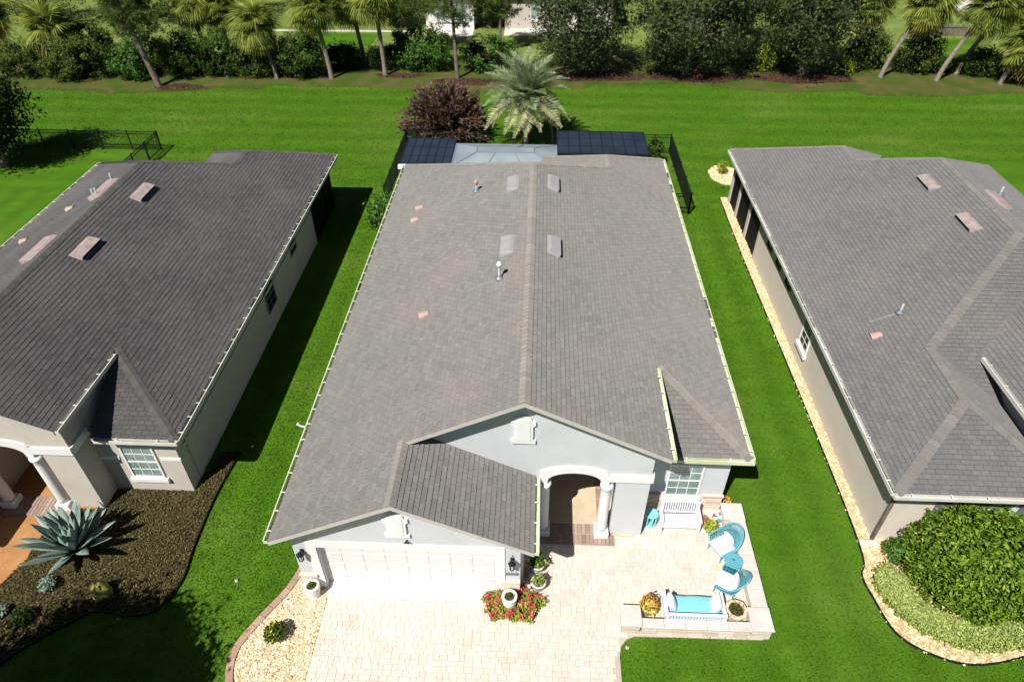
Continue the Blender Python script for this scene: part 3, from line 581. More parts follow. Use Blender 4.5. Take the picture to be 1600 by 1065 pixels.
# main house
H = thing('house', 'grey stucco house with arched entry and paver drive between two neighbours', 'house', (0, 20, 0), world=True)
h = villa(H, 0, dict(eL=-6.72, eR=6.36, rX=-.18, yG=9.98, yP=12.02, yE=13.28, yB=25.6, eX=3.2, yX=30.2), 'stucco', 'a', 'gutter_cream')
def stones(parent, x0, x1, y, z1):
    z = .0
    while z < z1 - .05:
        hh = random.choice((.09, .12, .16)); hh = min(hh, z1 - z); x = x0
        while x < x1 - .02:
            l = min(random.uniform(.18, .55), x1 - x); l = l if x1 - x - l > .12 else x1 - x; d = random.uniform(.025, .055)
            m = MB(); b = .008; xa, xb, za, zb = x + .004, x + l - .004, z + .004, z + hh - .004
            m.add([(xa, y, za), (xb, y, za), (xb, y, zb), (xa, y, zb), (xa, y - d + b, za), (xb, y - d + b, za), (xb, y - d + b, zb), (xa, y - d + b, zb), (xa + b, y - d, za + b), (xb - b, y - d, za + b), (xb - b, y - d, zb - b), (xa + b, y - d, zb - b)],
                  [(0, 1, 5, 4), (1, 2, 6, 5), (2, 3, 7, 6), (3, 0, 4, 7), (4, 5, 9, 8), (5, 6, 10, 9), (6, 7, 11, 10), (7, 4, 8, 11), (8, 9, 10, 11)]); m.obj('stone_block', 'wall_stone', parent); x += l
        z += hh
wp = MB().box(3.43, h['wr'], h['wE'] - .02, h['wE'] - .001, 0, .70).obj('wainscot', 'wall_stone', H); stones(wp, 3.44, h['wr'] + .02, h['wE'] - .02, .7)
MB().box(3.43, 4.07, h['wE'] - .1, h['wE'] - .001, .702, .76).obj('wainscot_cap', 'wall_stone', H); MB().box(5.39, h['wr'] + .04, h['wE'] - .1, h['wE'] - .001, .702, .76).obj('wainscot_cap', 'wall_stone', H)
for a, b in ((h['wl'], -5.89), (-.65, -.2)):
    wp = MB().box(a, b, h['wG'] - .02, h['wG'] - .001, 0, .70).obj('wainscot', 'wall_stone', H); stones(wp, a - .02, b, h['wG'] - .02, .7)
    MB().box(a - .04, b, h['wG'] - .1, h['wG'] - .001, .702, .76).obj('wainscot_cap', 'wall_stone', H)
MB().bar((-.155, 10.75, 2.55), (-.155, 10.75, .1), .07, .07).obj('downspout', 'white_trim', H)
plaque(H, -3.42, 2.68, h['wG'], .78, sz=.98); plaque(H, -.21, 4.12, h['wP'], .79)
for X, Y in ((-.93, 24.5), (-.95, 19.95)): slant(H, (X, Y), h['gl'], .46, 1.15, .14, 'vent_grey')
for X, Y in ((.57, 24.6), (.57, 19.95)): slant(H, (X, Y), h['gr'], .46, 1.15, .14, 'vent_grey')
for X, Y in ((-3.61, 17.73), (-5.11, 25.2), (-5.06, 26.2)): hoodvent(H, (X, Y), h['gl'])
pipe(H, (-1.15, 18.1), h['gl'], .5, .04, 'pvc', st=1.1); pipe(H, (-2.5, 25.3), h['gl'], .38, .04, 'clay_pink', st=1.9); 
MB().tube([(-.42, 10.38, 2.0), (-.42, 10.3, 2.0)], .01, 4).obj('hook', 'black_metal', H)
m = MB(); m.bar((-3.2, 10.4, 2.5), (-3.2, 10.32, 2.5), .03, .03); m.bar((-3.25, 10.3, 2.47), (-3.2, 10.33, 2.52), .035, .04); m.bar((-3.15, 10.3, 2.47), (-3.2, 10.33, 2.52), .035, .04); m.obj('floodlight', 'black_metal', H)
MB().box(-.6, -.28, h['wG'] - .085, h['wG'] - .06, 1.13, 1.22).obj('number_plate', 'lead', H)
lantern((-6.12, h['wG'] - .002, 1.78), 'black wall lantern left of the garage door'); lantern((-.42, h['wG'] - .002, 1.72), 'black wall lantern right of the garage door')
MB().tube([(h['wl'] - .5, 14.0, 2.82), (h['wl'] - .62, 14.0, 2.86), (h['wl'] - .7, 14.0, 2.95)], [.03, .03, .05], 8).obj('camera_mount', 'white_paint', H)

# left neighbour
HL = thing('house', 'beige neighbour house with dark shingle roof behind the agave', 'house', (-16.4, 20, 0), world=True)
hl = villa(HL, -16.9, dict(eL=-22.3, eR=-10.58, rX=-16.42, yG=10.05, yP=12.35, yE=13.32, yB=25.9, eX=-13.8, yX=30.0), 'stucco_beige', 'b', 'gutter_white', full=False, dirt=.7)
MB().box(-10.94 - .05, -10.94 + .035, 13.9, 28.9, 1.72, 1.86).obj('band', 'stucco_beige', HL)
m = MB(); m.box(-13.475, -12.86, hl['wE'] - .04, hl['wE'] + .01, 1.5, 1.62); m.box(-11.55, hl['wr'] + .04, hl['wE'] - .04, hl['wE'] + .01, 1.5, 1.62); m.obj('band', 'white_trim', HL)
for X, Y in ((-15.68, 19.7), (-15.62, 23.9)): slant(HL, (X, Y), hl['gr'], .46, 1.25, .17, 'vent_pink')
for X, Y in ((-17.2, 19.6), (-17.15, 24.0)): slant(HL, (X, Y), hl['gl'], .5, 1.6, .16, 'vent_pink')
for X, Y in ((-18.9, 24.0), (-20.3, 22.6)): hoodvent(HL, (X, Y), hl['gl'])
for X, Y in ((-17.5, 23.7), (-17.2, 23.5), (-17.4, 25.0)): pipe(HL, (X, Y), hl['gl'], .34, .035)
window(HL, (hl['wr'], 22.0, .95), (0, 1, 0), (1, 0, 0), .95, 1.15, 2, 2, 2, False, 'lead', 'glass_dark'); window(HL, (hl['wr'], 25.5, 1.5), (0, 1, 0), (1, 0, 0), .75, .6, 2, 1, 1, False, 'lead', 'glass_dark')
m = MB(); m.box(hl['wr'] - .12, hl['wr'] - .05, hl['Rb'] - 4.2, hl['Rb'] - .4, 0, 2.6); sc_ = m.obj('lanai_screen', 'dark_screen', HL)
m = MB()
for y_ in (hl['Rb'] - 4.15, hl['Rb'] - 2.3, hl['Rb'] - .45): m.box(hl['wr'] - .16, hl['wr'] - .02, y_ - .06, y_ + .06, 0, 2.66)
m.obj('lanai_post', 'frame_bronze', HL)

# right neighbour (mirrored plan, hipped front wing)
HR = thing('house', 'tan neighbour house with hipped grey roof behind the large round bush', 'house', (16.5, 20, 0), world=True)
s = .5; z0 = 2.8; e0 = 10.1; rx = 16.5; gl = (s, 0, z0 - s * e0); zr = zat(gl, rx, 0); gr = (-s, 0, zr + s * rx); wx = 12.6; wz = zat(gl, wx, 0); wy = 12.22
gwr = (-s, 0, wz + s * wx); gwf = (0, s, z0 - s * wy); gB = (0, s, wz - s * 17.1); yt = 17.1 + (rx - wx); yb = 26.9; ex, ey0, ey1 = 14.15, yb + (rx - 14.15), yb + (rx - 14.15) + 1.4
yend = ey1 + (ex - e0); geR = (-s, 0, zat(gl, ex, 0) + s * ex)
pz = 4.0; px0 = 14.14; ppk = 16.9; gp = (s, 0, pz - s * px0); vy = lambda x: 17.1 + (zat(gp, x, 0) - wz) / s   # valley with the front hip
wfy = wy + (wx - e0)
planes = [([(e0, wy), (wx, wfy), (wx, ey1 + ex - wx), (e0, yend)], gl), ([(wx, 17.1), (ex, 17.1 + ex - wx), (ex, ey1), (wx, ey1 + ex - wx)], gl), ([(wx, wfy), (wx + .001, wfy), (wx + .001, 17.1), (wx, 17.1)], gl),
          ([(ex, 17.1 + ex - wx), (rx, yt), (rx, yb), (ex, ey0)], gl), ([(rx, yt), (rx + 6, yt - 2.0), (rx + 6, yb + 6), (rx, yb)], gr),
          ([(wx, wfy), (wx + 2.5, wy), (wx + 2.6, wy + .0), (wx + 2.6, 14.5), (wx, 17.1)], gwr), ([(e0, wy), (wx + 2.5, wy), (wx, wfy)], gwf),
          ([(wx, 17.1), (wx + 2.6, 14.5), (rx + 4, 14.5), (rx + 4, yt), (rx, yt)], gB), ([(px0, 12.5), (ppk, 12.5), (ppk, vy(ppk)), (px0, vy(px0))], gp),
          ([(ex, ey0), (ex, ey1), (ex + 3.2, ey1 + 2.6), (ex + 2.0, ey0 + 2.0)], geR)]
fixed = []
gpR = (-s, 0, zat(gp, ppk, 0) + s * ppk)
for a, b, g1, g2 in [((rx, yt), (rx, yb), gl, gr), ((wx, wfy), (wx, 17.1), gl, gwr), ((e0, wy), (wx, wfy), gl, gwf), ((wx + 2.5, wy), (wx, wfy), gwr, gwf), ((wx, 17.1), (rx, yt), gl, gB), ((rx, yb), (ex, ey0), gl, (0, -s, zr + s * yb)), ((ex, ey0), (ex, ey1), gl, geR), ((ex, ey1), (e0, yend), gl, (0, -s, zat(gl, ex, 0) + s * ey1)), ((ppk, 12.5), (ppk, vy(ppk)), gp, gpR)]:
    d = (Vector(b) - Vector(a)).normalized(); q = (Vector(a) + Vector(b)) / 2 + Vector((-d.y, d.x)) * .3; fixed.append((a, b, g2, g1) if zat(g1, q.x, q.y) < zat(g2, q.x, q.y) else (a, b, g1, g2))
roR = roof(HR, planes, 'c', fixed)
MB().poly([(ppk, 12.5, zat(gpR, ppk, 0)), (ppk + 2.6, 12.5, zat(gpR, ppk + 2.6, 0)), (ppk + 2.6, 17, zat(gpR, ppk + 2.6, 0)), (ppk, vy(ppk), zat(gpR, ppk, 0))]).obj('portico_slope', 'shingle_c', roR)
m = MB(); m.wallx([(12.95, 2.6), (16.6, 2.6), (vy(px0) - .2, pz - .16), (12.95, pz - .16)], px0 + .25, px0 + .45); m.obj('portico_wall', 'stucco_tan', HR)
gutter(HR, (e0, wy), (e0, yend - .1), z0, (-1, 0), 'gutter_white', .8, .25); gutter(HR, (e0 - .1, wy), (wx + 2.5, wy), z0, (0, -1), 'gutter_white', 1.0, .3); gutter(HR, (px0, 12.5), (px0, vy(px0) - .3), pz, (-1, 0), 'gutter_white', .8, 0)
m = MB(); WL = 10.45; WF = 12.68
m.box(WL, WL + .2, WF + .2, 28.2, 0, 2.68); m.wall([(WL, 0), (16.5, 0), (16.5, 2.68), (WL, 2.68)], WF, WF + .2); m.box(WL + .5, WL + .7, 28.2, yend - .6, 0, .2); m.box(16, 22, 27.5, 27.7, 0, 2.7); m.box(22.0, 22.2, 15.2, 32.4, 0, 2.7); m.box(16.3, 22.0, 15.0, 15.2, 0, 2.7); m.box(16.3, 16.498, WF + .2, 15.0, 0, 2.7); m.obj('wall', 'stucco_tan', HR)
m = MB()
for y_ in (28.35, 30.4, 32.5, yend - .55): m.box(WL - .02, WL + .16, y_ - .13, y_ + .13, 0, 2.66)
m.box(WL - .02, WL + .16, 28.3, yend - .5, 2.45, 2.66); m.obj('lanai_post', 'stucco_beige', HR)
for a, b in ((28.48, 30.27), (30.53, 32.37), (32.63, yend - .68)): MB().box(WL + .05, WL + .09, a, b, 0, 2.45).obj('lanai_screen', 'dark_screen', HR)
MB().box(WL + 1.5, 18, 28.2, 28.3, 0, 2.6).obj('lanai_back_wall', 'stucco_tan', HR)
window(HR, (WL, 20.35, .92), (0, 1, 0), (-1, 0, 0), .8, 1.25, 2, 2, 2, True, 'white_trim', 'glass_dark')
for y_ in (23.4, 24.9, 26.4): window(HR, (WL, y_, 1.75), (0, 1, 0), (-1, 0, 0), .55, .6, 1, 1, 1, False, 'frame_bronze', 'glass_dark')
wn = window(HR, (12.3, WF, .9), (1, 0, 0), (0, -1, 0), 1.6, 1.5, 4, 2)
for a in (11.72, 14.1): 
    shp = MB().box(a, a + .42, WF - .05, WF - .002, .85, 2.45).obj('shutter', 'lead', HR)
    for i in range(14): MB().box(a + .04, a + .38, WF - .065, WF - .051, .92 + i * .107, .98 + i * .107).obj('slat', 'lead', shp)
MB().bar((WL - .0, WF - .04, 2.62), (WL - .0, WF - .04, .1), .09, .09).obj('downspout', 'bark', HR)
for X, Y in ((15.62, 22.4), (15.55, 25.6)): slant(HR, (X, Y), gl, .46, 1.15, .17, 'vent_pink')
for X, Y in ((17.6, 24.4), (17.8, 20.6)): slant(HR, (X, Y), gr, .5, 1.3, .16, 'vent_pink')
pipe(HR, (12.4, 19.0), gl, .36, .035, st=.9); hoodvent(HR, (11.5, 18.3), gl); hoodvent(HR, (19.6, 24.6), gr, sc=1.6); pipe(HR, (18.8, 26.0), gr, .36, .04)

# ---------------------------------------------------------------- pool screen enclosure and fences
SE = thing('screen_enclosure', 'screened pool enclosure with dark and pale roof panels behind the grey house', 'pool enclosure', (-.6, 34, 0), world=True)
MB().box(-7.1, 5.8, 32.0, 36.95, -.02, .06).obj('deck', 'concrete', SE)
def cage(x0, x1, y0, y1, nb, z=2.72, skip=()):
    w_ = (x1 - x0) / nb
    for i in range(nb):
        MB().box(x0 + i * w_ + .03, x0 + (i + 1) * w_ - .03, y0 + .03, y1 - .03, z, z + .006).obj('roof_panel', 'mesh_dark', SE)
    for i in range(nb + 1): MB().box(x0 + i * w_ - .03, x0 + i * w_ + .03, y0, y1, z - .06, z + .025).obj('beam', 'frame_bronze', SE)
    for y_ in (y0 + (y1 - y0) * .33, y0 + (y1 - y0) * .66): MB().box(x0 + .031, x1 - .031, y_ - .02, y_ + .02, z - .05, z + .018).obj('beam', 'frame_bronze', SE)
    for y_ in (y0, y1): MB().box(x0, x1, y_ - .03, y_ + .03, z - .065, z + .03).obj('beam', 'frame_bronze', SE)
    for i in range(nb + 1): MB().box(x0 + i * w_ - .03, x0 + i * w_ + .03, y1 - .03, y1 + .03, .06, z - .066).obj('post', 'frame_bronze', SE)
    for i in range(nb): MB().box(x0 + i * w_ + .03, x0 + (i + 1) * w_ - .03, y1 - .004, y1 + .004, .1, z - .07).obj('wall_panel', 'mesh_dark', SE)
cage(-7.1, -4.5, 32.3, 35.6, 6); cage(1.0, 5.78, 34.0, 36.9, 8)
for x_ in (-7.1, 5.78):
    ya, yb_ = (32.3, 35.6) if x_ < 0 else (34.0, 36.9)
    for k in range(3): MB().box(x_ - .004, x_ + .004, ya + (yb_ - ya) * k / 3 + .03, ya + (yb_ - ya) * (k + 1) / 3 - .03, .1, 2.65).obj('wall_panel', 'mesh_dark', SE); MB().box(x_ - .03, x_ + .03, ya + (yb_ - ya) * k / 3 - .03, ya + (yb_ - ya) * k / 3 + .03, .06, 2.65).obj('post', 'frame_bronze', SE)
X0, X1, Y0, Y1, zb, zt = -4.42, .95, 32.2, 34.95, 2.72, 3.0; a, b, c_, d = (X0 + 1.2, 33.35, zt), (X1 - 1.2, 33.35, zt), (X1 - 1.2, 33.95, zt), (X0 + 1.2, 33.95, zt)
Q = [(X0, Y0, zb), (X1, Y0, zb), (X1, Y1, zb), (X0, Y1, zb)]
def lerp(p, q, t): return tuple(i + (j - i) * t for i, j in zip(p, q))
for i in range(3):
    for lo0, lo1, hi0, hi1 in ((Q[0], Q[1], a, b), (Q[3], Q[2], d, c_)): MB().poly([lerp(lo0, lo1, i / 3), lerp(lo0, lo1, (i + 1) / 3), lerp(hi0, hi1, (i + 1) / 3), lerp(hi0, hi1, i / 3)]).obj('roof_panel', 'mesh_light', SE)
    MB().poly([lerp(a, b, i / 3), lerp(a, b, (i + 1) / 3), lerp(d, c_, (i + 1) / 3), lerp(d, c_, i / 3)]).obj('roof_panel', 'mesh_light', SE)
for q in ([Q[0], a, d, Q[3]], [Q[1], Q[2], c_, b]): MB().poly(q).obj('roof_panel', 'mesh_light', SE)
for p, q in ((Q[0], a), (Q[1], b), (Q[2], c_), (Q[3], d), (a, b), (b, c_), (c_, d), (d, a), (Q[0], Q[1]), (Q[1], Q[2]), (Q[2], Q[3]), (Q[3], Q[0]), (lerp(Q[0], Q[1], .33), lerp(a, b, .33)), (lerp(Q[0], Q[1], .67), lerp(a, b, .67)), (lerp(Q[2], Q[3], .33), lerp(c_, d, .33)), (lerp(Q[2], Q[3], .67), lerp(c_, d, .67))): MB().bar(p, q, .05, .07).obj('beam', 'frame_pale', SE)
for p in Q[2:]: MB().box(p[0] - .03, p[0] + .03, p[1] - .03, p[1] + .03, .06, zb - .04).obj('post', 'frame_pale', SE)
MB().box(-7.12, -6.62, 32.02, 32.26, 2.6, 2.78).obj('end_cap', 'white_trim', SE)
def fence(name, label, runs, h_=1.22, sp=.105, step=1.85):
    t = thing(name, label, 'fence', (*runs[0][0], 0), world=True); pk = MB()
    for a, b in runs:
        a = Vector((*a, 0)); b = Vector((*b, 0)); L = (b - a).length; d = (b - a) / L; n = max(1, round(L / step))
        for z in (.15, h_ - .2, h_ - .03): MB().bar(a + Vector((0, 0, z)), b + Vector((0, 0, z)), .035, .035).obj('rail', 'black_metal', t)
        for i in range(n + 1): p = a + d * L * i / n; MB().box(p.x - .032, p.x + .032, p.y - .032, p.y + .032, 0, h_ + .04).obj('post', 'black_metal', t)
        for i in range(int(L / sp)):
            p = a + d * (i + .5) * sp; pk.bar(p + Vector((0, 0, .05)), p + Vector((0, 0, h_ - .03)), .018, .018)
    pk.obj('pickets', 'black_metal', t, kind='stuff')
fence('metal_fence', 'black metal picket fence around the pool enclosure and palm', [((-8.2, 32.9), (-8.2, 40.3)), ((-8.2, 40.3), (8.05, 40.3)), ((8.05, 40.3), (8.05, 32.7)), ((8.05, 32.7), (6.05, 32.7))])
fence('metal_fence', 'black metal picket fence behind the left neighbour house', [((-42, 39.5), (-23.5, 39.5)), ((-23.5, 39.5), (-23.5, 33))])

# ---------------------------------------------------------------- low seat wall round the patio
SW = thing('seat_wall', 'pale stone seat wall with square end pillars round the patio', 'wall', (4.5, 9.5, 0), world=True)
def blocks(x0, x1, y0, y1, h_, cap=.04):
    z = .0; n = 3; bh = (h_ - .07) / n
    for k in range(n):
        nx = max(1, round((x1 - x0) / .42)); ny = max(1, round((y1 - y0) / .42))
        for i in range(nx):
            for j in range(ny): MB().cbox(x0 + (x1 - x0) * i / nx + .004, x0 + (x1 - x0) * (i + 1) / nx - .004, y0 + (y1 - y0) * j / ny + .004, y0 + (y1 - y0) * (j + 1) / ny - .004, k * bh + .002, (k + 1) * bh - .003, .008).obj('wall_block', 'wall_stone', SW)
    nx = max(1, round((x1 - x0) / .62)); ny = max(1, round((y1 - y0) / .62)); c = cap
    if x1 - x0 > y1 - y0 + .2: ny = 1
    elif y1 - y0 > x1 - x0 + .2: nx = 1
    else: nx = ny = 1
    for i in range(nx):
        for j in range(ny):
            xa = x0 + (x1 - x0) * i / nx - (c if i == 0 else -.003); xb = x0 + (x1 - x0) * (i + 1) / nx + (c if i == nx - 1 else -.003); ya = y0 + (y1 - y0) * j / ny - (c if j == 0 else -.003); yb = y0 + (y1 - y0) * (j + 1) / ny + (c if j == ny - 1 else -.003)
            MB().cbox(xa, xb, ya, yb, h_ - .07, h_, .012).obj('cap_stone', 'cap_stone', SW)
blocks(2.58, 3.07, 9.37, 9.90, .52); blocks(6.06, 6.57, 9.37, 9.97, .52); blocks(6.0, 6.57, 12.9, 13.44, .52)
blocks(3.13, 6.0, 9.37, 9.56, .47); blocks(6.2, 6.57, 10.03, 12.84, .47)

# ---------------------------------------------------------------- patio furniture and pots
B = thing('garden_bench', 'white slatted bench under the front window', 'bench', (4.62, 12.86, .047))
MB().box(-.55, .55, -.22, .2, .36, .40).obj('seat', 'bench_white', B); cu = MB().cbox(-.53, .53, -.24, .14, .402, .47, .025); cu.obj('seat_cushion', 'cushion_print', B)
for x in (-.57, .57):
    MB().box(x - .03, x + .03, -.25, -.19, 0, .60).obj('leg', 'bench_white', B); MB().bar((x, .22, 0), (x, .27, .88), .06, .06).obj('leg', 'bench_white', B); MB().box(x - .04, x + .04, -.28, .24, .60, .64).obj('armrest', 'bench_white', B); MB().box(x - .02, x + .02, -.18, .2, .30, .36).obj('side_rail', 'bench_white', B)
m = MB(); pts = [(-.57 + 1.14 * i / 12, .27, .86 + .07 * math.sin(math.pi * i / 12)) for i in range(13)]; m.tube(pts, .035, 6); m.obj('top_rail', 'bench_white', B)
MB().bar((-.55, .235, .46), (.55, .235, .46), .05, .05).obj('lower_rail', 'bench_white', B)
for i in range(15): x = -.5 + i / 14; MB().bar((x, .235, .46), (x, .268, .87 + .06 * math.sin(math.pi * (i + .5) / 15)), .042, .018, (0, 1, 0)).obj('slat', 'bench_white', B)
MB().bar((-.55, -.22, .3), (.55, -.22, .3), .03, .07).obj('front_rail', 'bench_white', B)
L = thing('loveseat', 'white slatted loveseat with long turquoise cushion on the seat wall side', 'loveseat', (4.55, 9.85, .047))
MB().box(-.74, .74, -.2, .42, .3, .35).obj('seat', 'bench_white', L)
m = MB(); n = 14
for i in range(n):                    # gently puffed cushion
    x0_, x1_ = -.7 + 1.4 * i / n, -.7 + 1.4 * (i + 1) / n; zz = lambda x: .44 + .012 * math.sin(x * 9) - .02 * (abs(x) / .7) ** 6
    m.add([(x0_, -.18, .36), (x1_, -.18, .36), (x1_, .46, .36), (x0_, .46, .36), (x0_, -.18, zz(x0_) - .03), (x1_, -.18, zz(x1_) - .03), (x1_, .46, zz(x1_) - .03), (x0_, .46, zz(x0_) - .03), (x0_, -.13, zz(x0_)), (x1_, -.13, zz(x1_)), (x1_, .41, zz(x1_)), (x0_, .41, zz(x0_))], [(8, 9, 10, 11), (4, 5, 9, 8), (7, 11, 10, 6), (0, 1, 5, 4), (2, 3, 7, 6)] + ([(3, 0, 4, 8, 11, 7)] if i == 0 else []) + ([(1, 2, 6, 10, 9, 5)] if i == n - 1 else []))
m.obj('seat_cushion', 'turquoise', L, True)
for x in (-.78, .78):
    MB().box(x - .035, x + .035, .38, .45, 0, .58).obj('leg', 'bench_white', L); MB().box(x - .035, x + .035, -.3, -.23, 0, .74).obj('leg', 'bench_white', L); MB().box(x - .05, x + .05, -.26, .48, .58, .62).obj('armrest', 'bench_white', L)
    for i in range(5): MB().box(x - .012, x + .012, -.1 + i * .11, -.05 + i * .11, .3, .58).obj('slat', 'bench_white', L)
MB().bar((-.8, -.3, .75), (.8, -.3, .75), .08, .05).obj('top_rail', 'bench_white', L)
for i in range(19): x = -.72 + 1.44 * i / 18; MB().bar((x, -.24, .33), (x, -.3, .74), .045, .018, (0, 1, 0)).obj('slat', 'bench_white', L)
def pillow(loc, rz, ry, label, sx=.36, sy=.42, st='white_cushion', th=.11, grp='striped pillows on the patio seats'):
    t = thing('pillow', label, 'pillow', loc, rz, grp); n = 8
    for k in range(n):                # stripes
        m = MB(); vs = []
        for i in (k, k + .5 if False else k + 1):
            for j in range(9):
                u, v = i / n * 2 - 1, j / 8 * 2 - 1; e = th * (1 - abs(u) ** 2.5) ** .5 * (1 - abs(v) ** 2.5) ** .5
                for sg in (1, -1): vs.append((0, 0, 0)); p = Vector((u * sx / 2, v * sy / 2, sg * e)); vs[-1] = Matrix.Rotation(ry, 3, 'Y') @ p
        f = []
        for j in range(8): f += [(2 * j, 18 + 2 * j, 20 + 2 * j, 2 + 2 * j), (1 + 2 * j, 3 + 2 * j, 21 + 2 * j, 19 + 2 * j)]
        m.add(vs, f); m.obj('stripe', st if k % 2 else 'cushion_ice', t, True)
pillow((3.95, 9.98, .66), 0, R(62), 'striped white pillow at the left end of the turquoise loveseat', .4, .46); pillow((5.14, 10.0, .66), 0, R(-62), 'striped white pillow at the right end of the turquoise loveseat', .4, .46)
def wicker(loc, rz, label, mat, lab2):
    t = thing('wicker_chair', label, 'chair', loc, rz, 'teal wicker chairs on the patio')   # faces local -y
    MB().cbox(-.3, .3, -.32, .26, .28, .34, .01).obj('seat', mat, t); MB().cbox(-.27, .27, -.33, .2, .342, .44, .03).obj('seat_cushion', 'cushion_ice', t)
    arc = [(math.cos(a), math.sin(a)) for a in [R(-18 + 216 * i / 20) for i in range(21)]]
    hz = lambda x, y: .54 + .46 * max(0, y) ** 1.3
    top = [(x * .41, y * .44 + .04 if y > 0 else y * .95, hz(x, y)) for x, y in arc]; bot = [(x * .33, y * .27 + .04 if y > 0 else y * .9, .32) for x, y in arc]
    bk = MB().tube(top, .024, 6).obj('backrest', mat, t, True); MB().tube([tuple(b_ + (a_ - b_) * .55 for a_, b_ in zip(p_, q_)) for p_, q_ in zip(top, bot)], .012, 5).obj('weave_band', 'teal_dark', bk); MB().tube(bot, .02, 6).obj('seat_rim', mat, bk)
    fine = lambda P_: [tuple(a_ + (b_ - a_) * f_ for a_, b_ in zip(P_[i_], P_[i_ + 1])) for i_ in range(len(P_) - 1) for f_ in (0, .5)] + [P_[-1]]
    for a_, b_ in zip(fine(bot), fine(top)): MB().bar(a_, b_, .022, .01, (0, 1, 0)).obj('slat', mat, bk)
    for x in (-.27, .27):
        for y in (-.3, .24): MB().tube([(x, y, 0), (x * .97, y * .97, .3)], [.018, .022], 6).obj('leg', mat, t)
    a = Vector((0, .16, .62)); a.rotate(Matrix.Rotation(rz, 3, 'Z')); 
    pillow((loc[0] + a.x, loc[1] + a.y, loc[2] + .60), rz + math.pi / 2, R(66), lab2, .34, .42, 'white_cushion', .09)
wicker((5.8, 12.02, .047), math.atan2(-.42, -.75) + math.pi / 2, 'pale teal wicker chair nearest the white bench', 'teal', 'striped pillow on the wicker chair nearest the white bench')
wicker((5.7, 10.78, .047), math.atan2(.46, -.8) + math.pi / 2, 'teal wicker chair nearest the round stone planter', 'teal', 'striped pillow on the wicker chair nearest the round stone planter')
T = thing('round_table', 'small round teal side table between the two wicker chairs', 'table', (5.94, 11.42, .047))
MB().lathe([(.255, .46), (.27, .48), (.27, .50), (.25, .505), (.05, .5), (.045, .51), (.0, .51)], 24).obj('tabletop', 'teal', T); MB().lathe([(.22, 0), (.2, .05), (.15, .25), (.2, .42), (.24, .458)], 20).obj('base', 'teal_dark', T, True)
MB().lathe([(.03, .51), (.04, .53), (.02, .56), (.0, .565)], 8).obj('knob', 'teal_dark', T)
T = thing('drum_stool', 'pale aqua octagonal drum stool left of the white bench', 'stool', (3.78, 12.98, .047))
MB().lathe([(.20, .43), (.215, .45), (.215, .48), (.19, .49), (0, .49)], 8).obj('top', 'teal_pale', T); MB().lathe([(.2, 0), (.2, .03), (.0, .03)], 8).obj('foot_ring', 'teal_pale', T)
for i in range(8): a = i * math.pi / 4; MB().bar((.18 * math.cos(a), .18 * math.sin(a), .02), (.19 * math.cos(a), .19 * math.sin(a), .44), .05, .03).obj('leg', 'teal_pale', T)
T = thing('stone_planter', 'round tan stone planter bowl right of the turquoise loveseat', 'planter', (5.72, 9.94, .047))
MB().lathe([(.20, 0), (.24, .06), (.27, .3), (.31, .38), (.31, .44), (.22, .445), (.21, .38), (.0, .37)], 8).obj('pot', 'tan_pot', T); MB().lathe([(.205, .375), (.2, .41), (.1, .425), (0, .43)], 16).obj('soil', 'soil', T)
P = np.stack([RNG.normal(0, .09, 160), RNG.normal(.03, .09, 160), .44 + .07 * RNG.random(160)], 1); link('sprigs', npquads(leaves_at(P, .07), 'leaf_olive', 'sprigs'), T)
BL = thing('beach_ball', 'small multicoloured ball by the patio wall near the window', 'ball', (5.86, 13.14, .047)); K = 8
for k in range(K):
    m = MB(); vs = [(.17 * math.sin(math.pi * j / 8) * math.cos(2 * math.pi * (k + i) / K), .17 * math.sin(math.pi * j / 8) * math.sin(2 * math.pi * (k + i) / K), .17 + .17 * math.cos(math.pi * j / 8)) for j in range(9) for i in (0, 1)]
    m.add([Matrix.Rotation(.6, 3, 'X') @ (Vector(v) - Vector((0, 0, .17))) + Vector((0, 0, .17)) for v in vs], [(2 * j, 2 * j + 2, 2 * j + 3, 2 * j + 1) for j in range(8)]); m.obj('segment', ('ball_white', 'ball_blue', 'ball_white', 'ball_red', 'ball_white', 'ball_green', 'ball_blue', 'ball_white')[k], BL, True)

def plant(name, label, cat, loc, specs, pot=None, group=None, stems=0):
    """specs: (material, count, leaf size, radii, centre z, aspect); pot: lathe profile + material"""
    t = thing(name, label, cat, loc, 0, group)
    if pot: MB().lathe(pot[0], pot[2] if len(pot) > 2 else 16).obj('pot', pot[1], t, True)
    for mat, n, sz, r, cz, asp in specs:
        d = RNG.normal(0, 1, (n, 3)); d /= np.linalg.norm(d, axis=1, keepdims=True); d[:, 2] = np.abs(d[:, 2]) * (1 if cz < r[2] else np.sign(RNG.random(n) - .35)); P = d * (RNG.random((n, 1)) ** .4) * np.array(r) + np.array([0, 0, cz])
        link('foliage' if 'flower' not in mat else 'blossom', npquads(leaves_at(P, sz, out=d + [0, 0, .6], asp=asp), mat, 'foliage'), t)
    if stems:
        for i in range(stems): a = random.random() * 6.28; r = specs[0][3]; MB().tube([(.02 * math.cos(a), .02 * math.sin(a), 0), (r[0] * .5 * math.cos(a), r[1] * .5 * math.sin(a), specs[0][4])], .012, 5).obj('stem', 'bark', t)
    return t
potp = [(.13, 0), (.16, .05), (.2, .28), (.22, .3), (.22, .33), (.18, .33), (.17, .29), (0, .28)]
